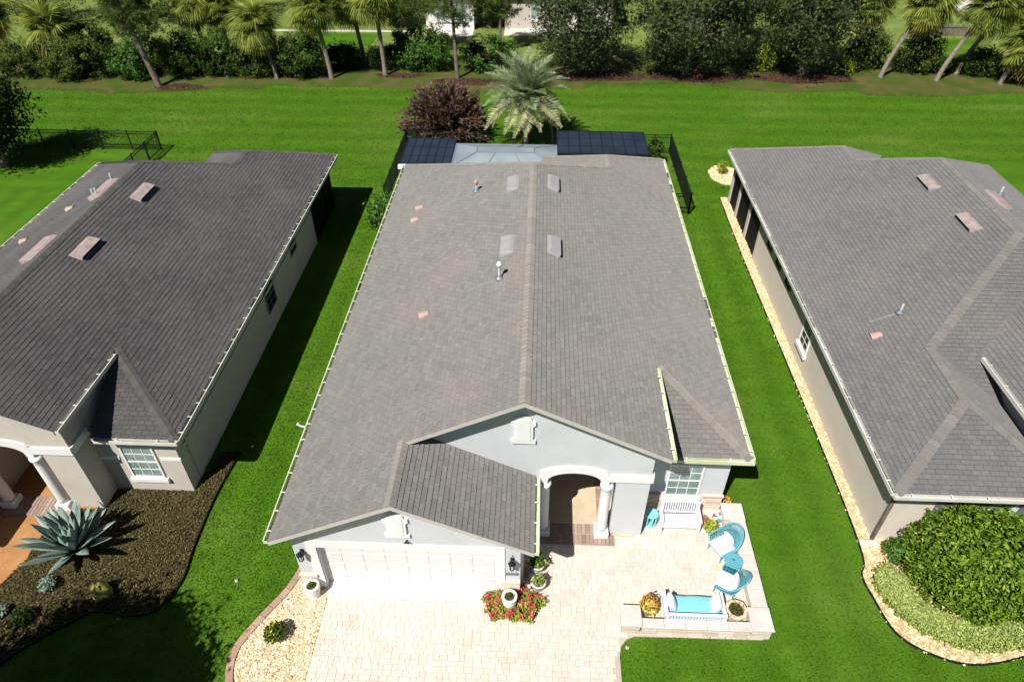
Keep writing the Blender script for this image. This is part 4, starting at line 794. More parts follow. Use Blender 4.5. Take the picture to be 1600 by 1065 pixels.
plant('potted_croton', 'yellow and orange croton in a pot left of the loveseat', 'plant', (3.38, 10.02, .047), [('leaf_yellow', 260, .13, (.25, .25, .3), .35, .45), ('flower_orange', 90, .12, (.27, .27, .32), .36, .45), ('flower_maroon', 50, .14, (.22, .25, .42), .4, .3), ('leaf_yelgreen', 80, .13, (.28, .28, .2), .28, .5)], (potp, 'urn'))
plant('potted_plant', 'bushy yellow-green plant at the right end of the white bench', 'plant', (5.58, 12.72, .047), [('leaf_yelgreen', 320, .11, (.24, .22, .22), .28, .4), ('leaf_yellow', 120, .1, (.22, .2, .24), .3, .4)], ([(.1, 0), (.13, .05), (.15, .22), (.13, .22), (0, .2)], 'terracotta'))
plant('potted_plant', 'small red-leaved plant behind the yellow-green patio plant', 'plant', (5.42, 13.0, .047), [('leaf_pink', 130, .08, (.13, .13, .16), .24, .4)], ([(.08, 0), (.1, .04), (.12, .18), (.1, .18), (0, .16)], 'terracotta'))
plant('potted_plant', 'small orange flowering pot at the house corner by the lawn', 'plant', (6.28, 13.75, .0), [('flower_orange', 90, .08, (.13, .16, .15), .28, .5), ('leaf_olive', 60, .08, (.14, .15, .15), .25, .4)], ([(.09, 0), (.12, .18), (.1, .18), (0, .16)], 'ball_blue'))
def urn(loc, label):
    t = thing('urn', label, 'urn', loc, 0, 'white plant urns beside the garage door'); MB().lathe([(.15, 0), (.17, .03), (.14, .08), (.19, .25), (.21, .42), (.2, .5), (.22, .53), (.22, .56), (.15, .565), (.14, .5), (0, .48)], 20).obj('body', 'urn', t, True); MB().lathe([(.142, .49), (.14, .52), (.06, .535), (0, .54)], 14).obj('soil', 'soil', t)
    P = np.stack([RNG.normal(0, .06, 90), RNG.normal(0, .06, 90), .54 + .04 * RNG.random(90)], 1); link('dry_sprigs', npquads(leaves_at(P, .06), 'leaf_olive', 'sprigs'), t)
urn((-6.03, 10.12, .03), 'white urn standing in the gravel left of the garage door'); urn((-.48, 9.98, .1), 'white urn in the middle of the red flower bed')
FB = thing('flower_bed', 'low bed of red flowers and lime foliage right of the garage door', 'flower bed', (-.4, 10.1, .04))
m = MB(); m.lathe([(.72, 0), (.7, .04), (.0, .06)], 24); o = m.obj('soil', 'soil', FB); o.scale = (.95, .6, 1); o.location = (.02, -.02, 0)
def scat(n, rx, ry, z0_, z1_, hole=.0):
    a = RNG.random(n) * 6.283; r = np.sqrt(RNG.random(n)) * (1 + .13 * np.sin(a * 5 + .6) + .09 * np.sin(a * 11)); P = np.stack([r * np.cos(a) * rx, r * np.sin(a) * ry - .05, z0_ + (z1_ - z0_) * RNG.random(n) * (1 - .5 * r ** 2)], 1); k = ((P[:, 0] + .08) ** 2 + (P[:, 1] + .12) ** 2 > hole ** 2) & ~((P[:, 1] > .27) & (P[:, 0] < .2)); return P[k]
P = scat(1500, .84, .54, .06, .34, .17); link('foliage', npquads(leaves_at(P, .10, out=np.tile([0, -.2, 1.], (len(P), 1)), asp=.5), 'leaf_yelgreen', 'foliage'), FB)
P = scat(700, .8, .5, .06, .26, .17); link('foliage', npquads(leaves_at(P, .11, out=np.tile([0, -.2, 1.], (len(P), 1)), asp=.5), 'leaf_bright', 'foliage'), FB)
cl = scat(95, .84, .56, .24, .36, .2); P = cl[RNG.integers(0, len(cl), 1100)] + RNG.normal(0, .028, (1100, 3)); link('blossom', npquads(leaves_at(P, .05, asp=.8), 'flower_red', 'blossom'), FB)
plant('potted_plant', 'leafy plant in a white pot in the shade beside the entry', 'plant', (.28, 11.2, .047), [('leaf_shrub', 150, .16, (.22, .22, .3), .4, .4), ('leaf_yelgreen', 60, .17, (.3, .2, .25), .42, .4)], (potp, 'urn'))
plant('potted_plant', 'pale green potted plant right of the red flower bed', 'plant', (.32, 10.62, .047), [('leaf_lime', 90, .16, (.2, .2, .25), .35, .3), ('leaf_olive', 90, .15, (.22, .22, .25), .33, .3)], (potp, 'urn'))
tag(MB().lathe([(.08, 0), (.11, .06), (.1, .16), (.04, .22), (0, .225)], 7, (.02, 10.98, .047)).obj('rock', 'vent_pink', None, True), 'pinkish rock against the garage side wall by the potted plants', 'rock')
plant('small_shrub', 'small green shrub in the golden gravel left of the drive', 'shrub', (-6.72, 8.85, .03), [('leaf_shrub', 420, .10, (.3, .3, .32), .28, .5), ('leaf_yellow', 80, .08, (.3, .3, .34), .3, .5), ('leaf_olive', 150, .09, (.32, .32, .3), .26, .5)], stems=5)
for i, (x, y, l) in enumerate(((-8.43, 10.5, 'pop-up sprinkler head in the lawn strip left of the drive'), (-9.7, 15.6, 'white sprinkler head on the shaded side lawn'), (2.72, 8.98, 'sprinkler head at the lawn corner by the drive'), (-6.75, 9.95, 'round white valve cover in the golden gravel'))):
    t = thing('sprinkler_head' if i < 3 else 'valve_cover', l, 'sprinkler' if i < 3 else 'cover', (x, y, .0)); r = .05 if i < 3 else .09; MB().lathe([(r, 0), (r, .045), (r * .8, .06), (0, .062)], 12).obj('ring', 'concrete' if i < 3 else 'white_paint', t); MB().lathe([(r * .4, .055), (r * .4, .085), (0, .09)], 8).obj('nozzle', 'lead', t)

# ---------------------------------------------------------------- left mulch bed plants
AG = thing('agave', 'large blue-grey agave spreading over the brown mulch bed', 'agave', (-13.55, 11.25, .03))
def agave_leaf(L_, wd, bend):
    m = MB(); n = 9; vs = []; f = []
    for i in range(n + 1):
        t = i / n; x = L_ * t; z = bend * L_ * t * t; wdt = wd * (.55 + 1.1 * t - .2 * t * t) * (1 - t ** 2.4) + .004
        vs += [(x, -wdt / 2, z + wdt * .22), (x, 0, z), (x, wdt / 2, z + wdt * .22), (x, 0, z - .055 * (1 - t) - .008)]
        if i: k = 4 * (i - 1); f += [(k, k + 4, k + 5, k + 1), (k + 1, k + 5, k + 6, k + 2), (k + 2, k + 6, k + 7, k + 3), (k + 3, k + 7, k + 4, k)]
    m.add(vs, f); return m.mesh('leaf', 'agave', True)
AL = [agave_leaf(1.45, .33, .07), agave_leaf(1.55, .33, .0), agave_leaf(1.2, .26, .1)]
for i in range(42):
    el = R(24 + 58 * (i / 42) ** .9 + random.uniform(-5, 5)); az = i * 2.39996; o = link('leaf', AL[2] if i > 31 else random.choice(AL[:2]), AG); s_ = random.uniform(.9, 1.12) * (1 if i < 34 else .85)
    o.matrix_local = Matrix.Translation((.05 * math.cos(az), .05 * math.sin(az), .08 + .1 * i / 42)) @ Matrix.Rotation(az, 4, 'Z') @ Matrix.Rotation(-el, 4, 'Y') @ Matrix.Scale(s_, 4)
MB().lathe([(.12, 0), (.15, .1), (.08, .25), (0, .3)], 10).obj('crown_base', 'agave', AG, True)
m = MB(); m.lathe([(.26, 0), (.3, .1), (.27, .28), (.15, .42), (0, .45)], 9)
m.v = [(x * (1 + .22 * math.sin(3 * x * 9 + y * 7)), y * .85 * (1 + .18 * math.sin(x * 13 + z * 9)), z * (1 + .25 * math.sin(x * 8 + 1))) for x, y, z in m.v]; o = m.obj('boulder', 'boulder'); o.location = (-12.12, 9.92, .03); tag(o, 'yellow-green boulder on the mulch below the agave', 'boulder')
for (x, y, sz, l) in ((-13.72, 10.05, .26, 'low grey-green succulent on the mulch between agave and boulder'), (-13.85, 9.05, .3, 'rounded dark green shrub on the mulch at lower left'), (-14.6, 9.2, .22, 'small pale plant on the mulch at the photo left edge')):
    plant('small_shrub', l, 'shrub', (x, y, .03), [('leaf_dark' if sz > .28 else 'agave', 300, .1, (sz, sz, sz * .8), sz * .6, .4), ('leaf_shrub', 160, .08, (sz, sz, sz * .8), sz * .6, .4)])
P = np.stack([-13.7 + RNG.normal(0, .28, 160), 12.1 + RNG.normal(0, .25, 160), .05 + .04 * RNG.random(160)], 1); o = link('lava_rock', npquads(leaves_at(P, .09, asp=.8), 'clay_pink', 'lava_rock')); tag(o, 'reddish rock chips behind the agave', 'rock chips', kind='stuff')

# ---------------------------------------------------------------- bushes, trees, palms
def bush(name, label, loc, r, mat, n, leaf, cat='bush', group=None, clumps=60, csize=.22, mat2=None, asp=.5, core=True, cz=None, shell=.75, cm='leaf_dark'):
    t = thing(name, label, cat, loc, 0, group); cz = r[2] * .8 if cz is None else cz
    def go(n_, mt, k, sh=shell, nm='crown'):
        P, o = crown_pts(n_, (0, 0, cz), tuple(x * k for x in r), clumps, csize, sh); kk = P[:, 2] > .03; P = P[kk]; o = o[kk]
        link(nm, npquads(leaves_at(P, leaf, out=o, asp=asp), mt, nm), t)
    go(n, mat, .93)
    if mat2: go(n // 4, mat2, .97)
    if core: 
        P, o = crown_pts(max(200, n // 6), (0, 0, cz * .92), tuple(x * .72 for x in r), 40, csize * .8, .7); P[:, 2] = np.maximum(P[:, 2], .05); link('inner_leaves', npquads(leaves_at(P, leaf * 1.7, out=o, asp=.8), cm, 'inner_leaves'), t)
    for i in range(4): a = i * 1.6 + 1; MB().tube([(0, 0, 0), (r[0] * .3 * math.cos(a), r[1] * .3 * math.sin(a), cz * .7)], [.05, .02], 5).obj('stem', 'bark', t)
    return t
RB = thing('round_bush', 'large clipped round bush in front of the tan neighbour house', 'bush', (12.75, 11.4, 0))
def shell_pts(n, r, cz, j):
    d = RNG.normal(0, 1, (n, 3)); d /= np.linalg.norm(d, axis=1, keepdims=True); bump = 1 + .06 * np.sin(d[:, 0] * 9 + 1) * np.sin(d[:, 1] * 8) + .045 * np.sin(d[:, 2] * 11 + d[:, 0] * 6) + .03 * np.sin(d[:, 0] * 23 + d[:, 1] * 17)
    P = d * np.array(r) * (bump * (1 - j * RNG.random(n) ** 2))[:, None]; P[:, 2] += cz; k = P[:, 2] > .05; return P[k], d[k]
P, d = shell_pts(17000, (2.0, 1.68, 1.4), .95, .22); link('crown', npquads(leaves_at(P, .135, out=d + RNG.normal(0, .4, d.shape), asp=.45), 'leaf_round', 'crown'), RB)
P, d = shell_pts(450, (2.03, 1.7, 1.42), .95, .02); link('new_growth', npquads(leaves_at(P, .125, out=d, asp=.42), 'leaf_yelgreen', 'new_growth'), RB, 'stuff')
for i in range(42):                      # longer shoots breaking the clipped outline
    a = random.random() * 6.28; e_ = random.uniform(.1, 1.4); c = np.array([2.0 * math.cos(a) * math.cos(e_), 1.68 * math.sin(a) * math.cos(e_), .95 + 1.4 * math.sin(e_)]); P = c * (1 + .055 * RNG.random((14, 1))) + RNG.normal(0, .05, (14, 3)); link('shoot', npquads(leaves_at(P, .14, out=np.tile(c - [0, 0, .9], (14, 1)), asp=.45), 'leaf_round', 'shoot'), RB)
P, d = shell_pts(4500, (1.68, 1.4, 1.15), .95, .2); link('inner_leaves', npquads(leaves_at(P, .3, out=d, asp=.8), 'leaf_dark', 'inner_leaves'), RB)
for i in range(5): a = i * 1.26; MB().tube([(.1 * math.cos(a), .1 * math.sin(a), 0), (.8 * math.cos(a), .8 * math.sin(a), 1.2)], [.06, .02], 6).obj('stem', 'bark', RB)
GC = thing('groundcover_hedge', 'low lime-green hedge curving along the gravel in front of the round bush', 'hedge', (11, 10, 0), world=True)
line = spline([(10.42, 11.25), (10.42, 10.7), (10.75, 10.15), (11.25, 9.8), (12.0, 9.6), (13.0, 9.65), (14.4, 10.0)], 8); n = 13000; i = RNG.integers(0, len(line), n); c = np.array(line)[i] + RNG.normal(0, .04, (n, 2)); off = RNG.uniform(-1, 1, n); a = RNG.random(n) * 6.283
P = np.stack([c[:, 0] + .46 * np.sqrt(RNG.random(n)) * np.cos(a), c[:, 1] + .42 * np.sqrt(RNG.random(n)) * np.sin(a), .08 + .34 * RNG.random(n) ** .5], 1); link('foliage', npquads(leaves_at(P, .085, out=np.tile([0, -.3, 1.], (n, 1)), asp=.5), 'leaf_lime', 'foliage'), GC)
P2 = P[:2500] * [1, 1, .6]; link('inner_leaves', npquads(leaves_at(P2, .14, asp=.6), 'leaf_yelgreen', 'foliage'), GC)
plant('small_shrub', 'small green shrub with pink new leaves at the tan house corner', 'shrub', (10.85, 12.0, .02), [('leaf_bright', 700, .09, (.36, .46, .5), .34, .45), ('leaf_shrub', 400, .09, (.38, .48, .44), .3, .45)], stems=3)
plant('small_shrub', 'pink-leaved low plant in front of the small shrub by the tan house', 'shrub', (10.95, 11.62, .1), [('leaf_pink', 330, .08, (.18, .2, .28), .3, .5)])
bush('side_shrub', 'leafy green shrub against the left side of the grey house', (-7.75, 30.6, 0), (.85, 1.2, 1.0), 'leaf_bright', 2600, .13, 'shrub', csize=.16, mat2='leaf_shrub')
bush('evergreen', 'small upright evergreen in the fence corner behind the grey house', (6.9, 38.6, 0), (.42, .42, 1.0), 'leaf_shrub', 900, .12, 'shrub', csize=.1, cz=.95)
MB_ = MB().lathe([(.2, 0), (.26, .1), (.22, .35), (.12, .4), (.15, .48), (0, .5)], 10, (6.85, 35.6, 0)); tag(MB_.obj('clay_jar', 'tan_pot', None, True), 'tan clay jar between the grey house and its side fence', 'jar')
plant('small_shrub', 'bright yellow-green grass clump in the round gravel bed behind the tan house', 'shrub', (10.7, 37.6, .03), [('leaf_yelgreen', 260, .3, (.35, .35, .5), .3, .12)])
PB = thing('purple_bush', 'large twiggy brown-purple bush behind the pool enclosure', 'bush', (-6.0, 42.3, 0)); n = 17000; d = RNG.normal(0, 1, (n, 3)); d[:, 2] = np.abs(d[:, 2]) * .9 - .12; d /= np.linalg.norm(d, axis=1, keepdims=True)
rr = (.2 + .8 * RNG.random(n) ** .6); k = RNG.integers(0, 170, n); cd = RNG.normal(0, 1, (170, 3)); cd[:, 2] = np.abs(cd[:, 2]) - .1; cd /= np.linalg.norm(cd, axis=1, keepdims=True); d = cd[k] * (.9 + .2 * RNG.random((170, 1)))[k] + RNG.normal(0, .05, (n, 3))
P = d * rr[:, None] * np.array([2.85, 2.4, 2.5]) + np.array([0, 0, .75]); P = np.where(P[:, 2:3] < .1, np.abs(P) * np.sign(P) + [0, 0, .3], P); u = d + RNG.normal(0, .35, (n, 3)); u /= np.linalg.norm(u, axis=1, keepdims=True); v = np.cross(u, RNG.normal(0, 1, (n, 3))); v /= np.linalg.norm(v, axis=1, keepdims=True); l = .26 * (.6 + .8 * RNG.random((n, 1)))
link('crown', npquads(np.stack([P - u * l * .5, P - v * .045, P + u * l * .6, P + v * .045], 1), 'leaf_purple', 'crown'), PB)
for i in range(40): c = cd[i]; MB().tube([(0, 0, 0), tuple(c * [1.2, 1., 1.2] + [0, 0, .4]), tuple(c * [2.4, 2.1, 2.2] + [0, 0, .75])], [.035, .02, .006], 4).obj('stem', 'bark', PB)

def frond_fan(mat, droop=.35):
    m = MB(); m.tube([(0, 0, 0), (.4, 0, .03), (.75, 0, 0)], [.02, .015, .01], 3); K = 26
    for i in range(K):
        a = R(-120 + 240 * i / (K - 1)); L_ = (1.0 if abs(a) < 1.2 else .8) * random.uniform(.9, 1.1); dx, dy = math.cos(a), math.sin(a); vs = []
        for t, wd in ((0, .015), (.5, .036), (.8, .024), (1, .003)):
            x = .72 + dx * L_ * t; y = dy * L_ * t; z = -droop * (t ** 2.2) * L_ - .12 * abs(dy) * t; vs += [(x - dy * wd, y + dx * wd, z), (x + dy * wd, y - dx * wd, z + .012)]
        m.add(vs, [(0, 1, 3, 2), (2, 3, 5, 4), (4, 5, 7, 6)], random.random())
    return m.mesh('frond', mat)
FAN = {k: [frond_fan(mt, d) for d in dr] for k, mt, dr in (('g', 'frond_sabal', (.2, .4, .6)), ('o', 'frond_gold', (.6, .85)), ('y', 'frond_yellow', (.5,)))}
def sabal(base, top, label, sc=1., gold=4, yellow=1, tr=.17):
    bx, by = base; t = thing('sabal_palm', label, 'palm', (bx, by, 0), 0, 'cabbage palms along the back hedge'); lx, ly, hgt = top
    path = [(lx * (s_ ** 1.4), ly * s_, hgt * s_) for s_ in [i / 8 for i in range(9)]]; MB().tube(path, [tr * (1.15 if i == 0 else 1) * (1 - .12 * i / 8) * random.uniform(.95, 1.05) for i in range(9)], 9).obj('trunk', 'palm_bark', t)
    m = MB()
    for i in range(26):                       # old leaf boots under the head
        s_ = random.uniform(.72, 1.0); a = random.random() * 6.28; p = Vector((lx * s_ ** 1.4, ly * s_, hgt * s_)); q = p + Vector((math.cos(a) * tr * 1.8, math.sin(a) * tr * 1.8, .22)); m.bar(p, q, .07, .03)
    m.obj('boots', 'palm_bark', t)
    n = 44
    for i in range(n):
        az = i * 2.39996 + random.uniform(-.2, .2); f = i / n; sc_f = 1.1; el = R(-58 + 130 * f + random.uniform(-9, 9)); k = 'o' if i < gold else ('y' if i < gold + yellow else 'g')
        o = link('frond', random.choice(FAN[k]), t); o.matrix_local = Matrix.Translation((lx, ly, hgt - .05 + .2 * f)) @ Matrix.Rotation(az, 4, 'Z') @ Matrix.Rotation(-el, 4, 'Y') @ Matrix.Rotation(random.uniform(-.4, .4), 4, 'X') @ Matrix.Scale(sc * sc_f * random.uniform(.85, 1.1), 4)
for a in (((-42.4, 55.5), (-1.0, 0, 3.6), 'golden-skirted palm at the far left corner of the back hedge', 1.15, 12, 2), ((-37.6, 53.6), (.1, 0, 3.2), 'palm with golden hanging fronds left of the tall bare pine', 1.2, 14, 1),
          ((-26.6, 55.4), (-.3, 0, 4.6), 'dark-trunked palm just right of the tall bare pine', 1.1, 2, 0), ((-25.0, 56.0), (-.2, .2, 4.2), 'palm with speckled trunk between pine and leaning palm', 1.1, 4, 0),
          ((-20.3, 52.7), (-.8, 0, 4.0), 'palm with one bright yellow frond left of the round shrub', 1.1, 3, 3), ((-16.1, 52.9), (-.6, 0, 5.0), 'slender palm just right of the round shrub', 1.05, 4, 1),
          ((-18.6, 57.0), (-.1, 0, 3.6), 'small palm behind the round shrub', .9, 5, 0), ((-14.2, 56.2), (-.6, 0, 4.8), 'thick dark palm left of the straight pale palm', 1.1, 6, 0),
          ((-12.1, 53.8), (-.2, 0, 5.6), 'straight palm with pale lower trunk left of the clipped hedge', 1.1, 3, 2), ((26.3, 54.9), (1.9, .3, 5.3), 'palm leaning right with pale trunk foot right of the oaks', 1.15, 4, 4),
          ((28.5, 57.0), (1.2, .2, 4.6), 'dark palm leaning right behind the yellow-fronded palm', 1.1, 5, 1), ((30.3, 54.3), (2.0, .2, 5.2), 'long pale-trunked palm leaning right beside the green lawn gap', 1.15, 3, 2),
          ((32.5, 55.9), (1.9, .2, 4.9), 'dark-trunked palm leaning right, second from the right edge', 1.1, 5, 1), ((34.8, 53.8), (1.0, 0, 3.0), 'short palm with reddish trunk at the right edge', 1.2, 3, 0),
          ((26.4, 60.2), (.4, .3, 3.8), 'palm with white trunk and golden fronds behind the right oak', 1.0, 8, 2)): sabal(*a)
def pinnate(mat, L_, droop, n=58):
    m = MB(); pth = [(L_ * t * (1 - .1 * t), 0, L_ * (.12 * t - droop * t * t)) for t in [i / 8 for i in range(9)]]; m.tube(pth, [.03 - .0028 * i for i in range(9)], 4)
    for i in range(n):
        t = .12 + .88 * i / n; p = Vector((L_ * t * (1 - .1 * t), 0, L_ * (.12 * t - droop * t * t))); l = (.52 * math.sin(math.pi * min(1, .25 + t * .8)) + .12)
        for sg in (-1, 1):
            d = Vector((.62, sg * .72, random.uniform(-.25, .3))).normalized(); q = p + d * l + Vector((0, 0, -.12 * l)); wv = Vector((-.015 * sg * d.y, .015 * d.x * sg, .008)); m.add([p, p + d * l * .45 + wv, q, p + d * l * .45 - wv], [(0, 1, 2, 3)], random.random())
    return m.mesh('frond', mat)
FP = {'s': [pinnate('frond_silver', 2.55, .32), pinnate('frond_silver', 2.4, .5), pinnate('frond_silver', 2.3, .2)], 't': [pinnate('frond_tan', 2.5, .55), pinnate('frond_tan', 2.4, .4)]}
QP = thing('date_palm', 'silvery feather palm standing behind the pool enclosure', 'palm', (-.88, 41.1, 0)); th_ = 3.0
MB().tube([(0, 0, 0), (0, .02, .5), (.03, 0, th_ * .6), (.04, 0, th_), (.04, 0, th_ + .25)], [.27, .22, .2, .26, .2], 10).obj('trunk', 'palm_bark', QP)
for i in range(58):
    f = i / 58; az = i * 2.39996; el = R(-26 + 102 * f ** 1.15 + random.uniform(-7, 7)); o = link('frond', random.choice(FP['t' if f < .34 else 's']), QP); o.matrix_local = Matrix.Translation((.04, 0, th_ + .05 + .25 * f)) @ Matrix.Rotation(az, 4, 'Z') @ Matrix.Rotation(-el, 4, 'Y') @ Matrix.Rotation(random.uniform(-.3, .3), 4, 'X') @ Matrix.Scale(random.uniform(1.05, 1.3), 4)

def oak(loc, r, cz, label, n=15000, mat='leaf_oak', th=.24, nm='oak_tree', grp='dense oaks along the back edge of the lawn'):
    t = thing(nm, label, 'tree', loc, 0, grp); MB().tube([(0, 0, 0), (.05, 0, .8), (-.05, .1, cz * .75), (.1, 0, cz + r[2] * .3)], [th * 1.25, th, th * .8, .06], 9).obj('trunk', 'bark', t)
    for i in range(8): a = i * .785 + random.random() * .4; z = cz * random.uniform(.35, .7); MB().tube([(0, .05, z), (r[0] * .4 * math.cos(a), r[1] * .4 * math.sin(a), z + r[2] * .25), (r[0] * .78 * math.cos(a), r[1] * .78 * math.sin(a), z + r[2] * random.uniform(.2, .6))], [th * .5, th * .3, .03], 6).obj('limb', 'bark', t)
    P, o = crown_pts(int(n * 1.5), (0, 0, cz), r, 170, .4, .5); k = P[:, 2] > .5 + .35 * np.sin(P[:, 0] * 2.1); link('crown', npquads(leaves_at(P[k], .215, out=o[k], asp=.55), mat, 'crown'), t)
oak((2.9, 55.0, 0), (4.0, 3.7, 4.5), 4.9, 'dense oak nearest the feather palm, left of the oak row'); oak((11.2, 54.9, 0), (4.8, 3.8, 4.7), 5.0, 'widest oak in the middle of the oak row', 19000); oak((20.3, 55.2, 0), (4.0, 3.6, 4.4), 5.2, 'oak with a clear trunk at the right end of the oak row'); oak((16.4, 60.0, 0), (3.4, 3.4, 4.0), 6.2, 'oak set back in the gap between two front oaks', 10000)
oak((-31.9, 36.9, 0), (2.4, 2.3, 3.0), 3.7, 'dark tree at the left photo edge casting shadow over the fence', 9000, 'leaf_dark', nm='shade_tree', grp=None)
oak((-13.9, 2.95, 0), (2.95, 2.6, 2.0), 6.0, 'street tree whose shadow falls on the front lawn at lower left', 26000, nm='street_tree', grp=None)
def pine(loc, top, label, limbs, th=.2):
    t = thing('pine_tree', label, 'tree', loc, 0, 'slim pines along the back hedge'); lx, ly, hgt = top; MB().tube([(lx * s_, ly * s_, hgt * s_) for s_ in [i / 6 for i in range(7)]], [th * (1 - .75 * i / 6) for i in range(7)], 8).obj('trunk', 'pine_bark', t); tips = []
    for i in range(limbs):
        s_ = .42 + .58 * i / limbs; a = i * 2.4 + random.random(); L_ = random.uniform(1.0, 2.4) * (1.15 - .5 * s_); p = Vector((lx * s_, ly * s_, hgt * s_)); q = p + Vector((math.cos(a) * L_, math.sin(a) * L_, random.uniform(-.15, .5) * L_)); mdl = (p + q) / 2 + Vector((0, 0, random.uniform(-.1, .15))); MB().tube([p, mdl, q], [.05, .035, .012], 5).obj('limb', 'pine_bark', t)
        for k in range(13): f = random.uniform(.3, 1.08); c = p.lerp(q, f) + Vector(RNG.normal(0, .3, 3)); tips.append(tuple(c))
    tips = np.array(tips); n = len(tips) * 26; k = RNG.integers(0, len(tips), n); d = RNG.normal(0, 1, (n, 3)) + [0, 0, .4]; d /= np.linalg.norm(d, axis=1, keepdims=True); v = np.cross(d, RNG.normal(0, 1, (n, 3))); v /= np.linalg.norm(v, axis=1, keepdims=True); c = tips[k]; l = .42 * (.7 + .5 * RNG.random((n, 1)))
    link('needles', npquads(np.stack([c, c + d * l * .5 + v * .022, c + d * l, c + d * l * .5 - v * .022], 1), 'needle', 'needles'), t)
pine((-28.6, 50.6, 0), (-1.9, .4, 9.0), 'tall leaning pine with a bare lower trunk left of the palms', 26, .24); pine((-6.4, 53.3, 0), (-.3, .2, 8.5), 'slim pine with a pale bare trunk by the clipped hedge', 16, .17); pine((-10.0, 59.1, 0), (0, .2, 7.0), 'small pine behind the clipped hedge left of the bare pine', 22, .14); pine((-3.5, 60.2, 0), (.1, .2, 7.0), 'small pine behind the hedge right of the bare pine', 22, .14); pine((-32.5, 56.5, 0), (.2, .2, 6.2), 'feathery young pine behind the shrubs at the left', 34, .15)
bs = [((-39.6, 52.6), (2.0, 1.6, 1.3), 'leaf_olive', 'loose olive shrub at the far left of the back hedge'), ((-35.6, 52.2), (2.9, 1.7, 1.45), 'leaf_olive', 'wide olive-green shrub below the golden palm'), ((-31.2, 52.2), (1.5, 1.2, 1.2), 'leaf_bright', 'bright green shrub left of the leaning pine trunk'), ((-36.2, 55.2), (2.4, 1.2, 1.6), 'leaf_shrub', 'dark tall shrub behind the wide olive shrub'),
      ((-31.0, 54.6), (1.8, 1.2, 1.4), 'leaf_shrub', 'dark shrub behind the bright green shrub'), ((-27.4, 53.0), (1.6, 1.1, 1.6), 'leaf_shrub', 'dark green hedge shrub just right of the leaning pine'), ((-24.6, 53.2), (1.7, 1.2, 1.6), 'leaf_shrub', 'hedge shrub between the leaning pine and the speckled palm'), ((-21.9, 53.2), (1.5, 1.2, 1.35), 'leaf_olive', 'olive shrub left of the yellow-fronded palm'), ((-22.4, 55.2), (1.7, 1.0, 1.5), 'leaf_shrub', 'dark shrub behind the palms left of centre'),
      ((-18.3, 53.2), (1.75, 1.4, 1.55), 'leaf_shrub', 'big rounded green shrub between two palms'), ((-15.6, 55.2), (1.5, .9, .9), 'leaf_dark', 'low dark shrub right of the slender palm'), ((-12.6, 55.2), (1.0, .8, .9), 'leaf_dark', 'low dark shrub left of the clipped hedge'), ((-9.3, 55.0), (2.1, 1.0, 1.2), 'leaf_bright', 'clipped bright green hedge left of the bare pine'), ((-4.1, 55.1), (2.3, 1.0, 1.25), 'leaf_bright', 'clipped green hedge right of the bare pine'), ((-9.6, 56.6), (2.4, .8, 1.45), 'leaf_shrub', 'dark hedge behind the clipped hedge'),
      ((17.3, 56.2), (1.1, .8, .95), 'leaf_yelgreen', 'bright lime shrub in the gap between the oaks'), ((19, 57.4), (1.2, .8, 1.1), 'leaf_dark', 'dark shrub behind the right oak'), ((25.6, 57.0), (1.8, 1.2, 1.45), 'leaf_olive', 'olive shrub right of the last oak'), ((29.4, 56.2), (1.8, 1.2, 1.5), 'leaf_olive', 'rounded shrub between the leaning palms'), ((23.3, 55.4), (.8, .6, .5), 'leaf_yelgreen', 'low yellow-green shrub at the foot of the last oak'), ((34.0, 55.6), (1.5, .9, 1.0), 'leaf_shrub', 'dark hedge shrub left of the short palm'), ((36.8, 54.8), (1.6, 1.0, 1.2), 'leaf_dark', 'dark hedge shrub at the right edge below the short palm'), ((31.6, 56.4), (.8, .6, .4), 'leaf_dark', 'low shrub beside the lawn gap between the right palms')]
for (x, y), r, mt, l in bs: r = (r[0] * 1.12, r[1], r[2] * 1.22); bush('hedge_shrub', l, (x, y, 0), r, mt, int(1300 * r[0] * r[2]), .16, 'shrub', 'shrubs of the back hedge', clumps=70, csize=.2)

# ---------------------------------------------------------------- houses beyond the hedge
def far_house(label, x0, x1, y0, y1, wall, wins, suf='c', hgt=3.0):
    t = thing('far_house', label, 'house', ((x0 + x1) / 2, (y0 + y1) / 2, 0), world=True, group='houses beyond the back hedge'); MB().box(x0, x1, y0, y1, 0, hgt).obj('wall', wall, t); o_ = .5; m = MB(); d = (y1 - y0) / 2; zc = hgt + d * .5
    q = [(x0 - o_, y0 - o_, hgt - .1), (x1 + o_, y0 - o_, hgt - .1), (x1 + o_, y1 + o_, hgt - .1), (x0 - o_, y1 + o_, hgt - .1), (x0 + d, y0 + d, zc), (x1 - d, y0 + d, zc)]; m.add(q, [(0, 1, 5, 4), (1, 2, 5), (2, 3, 4, 5), (3, 0, 4), (3, 2, 1, 0)]); m.obj('roof', 'shingle_' + suf, t)
    for a, w_, z_, h_ in wins: window(t, (a, y0, z_), (1, 0, 0), (0, -1, 0), w_, h_, 2, 2, 1)
    MB().box(x0, x1, y0 - 2.2, y0, 0, .05).obj('patio', 'concrete', t)
far_house('white house behind the bare pine beyond the hedge', -10.6, -6.2, 66.3, 76, 'white_trim', [(-9.6, 1.0, .9, 1.3), (-7.8, .9, .9, 1.3)])
far_house('beige house half hidden behind the left oak', -3.4, 6.5, 66.8, 77, 'stucco_beige', [(-1, .5, .9, 1.3), (3, 1.5, .9, 1.3)])
far_house('tan house beyond the lawn behind the right palms', 40, 56, 77, 87, 'stucco_tan', [(43, 1.5, .9, 1.3), (48, 1.5, .9, 1.3), (52, 1.5, .9, 1.3)])
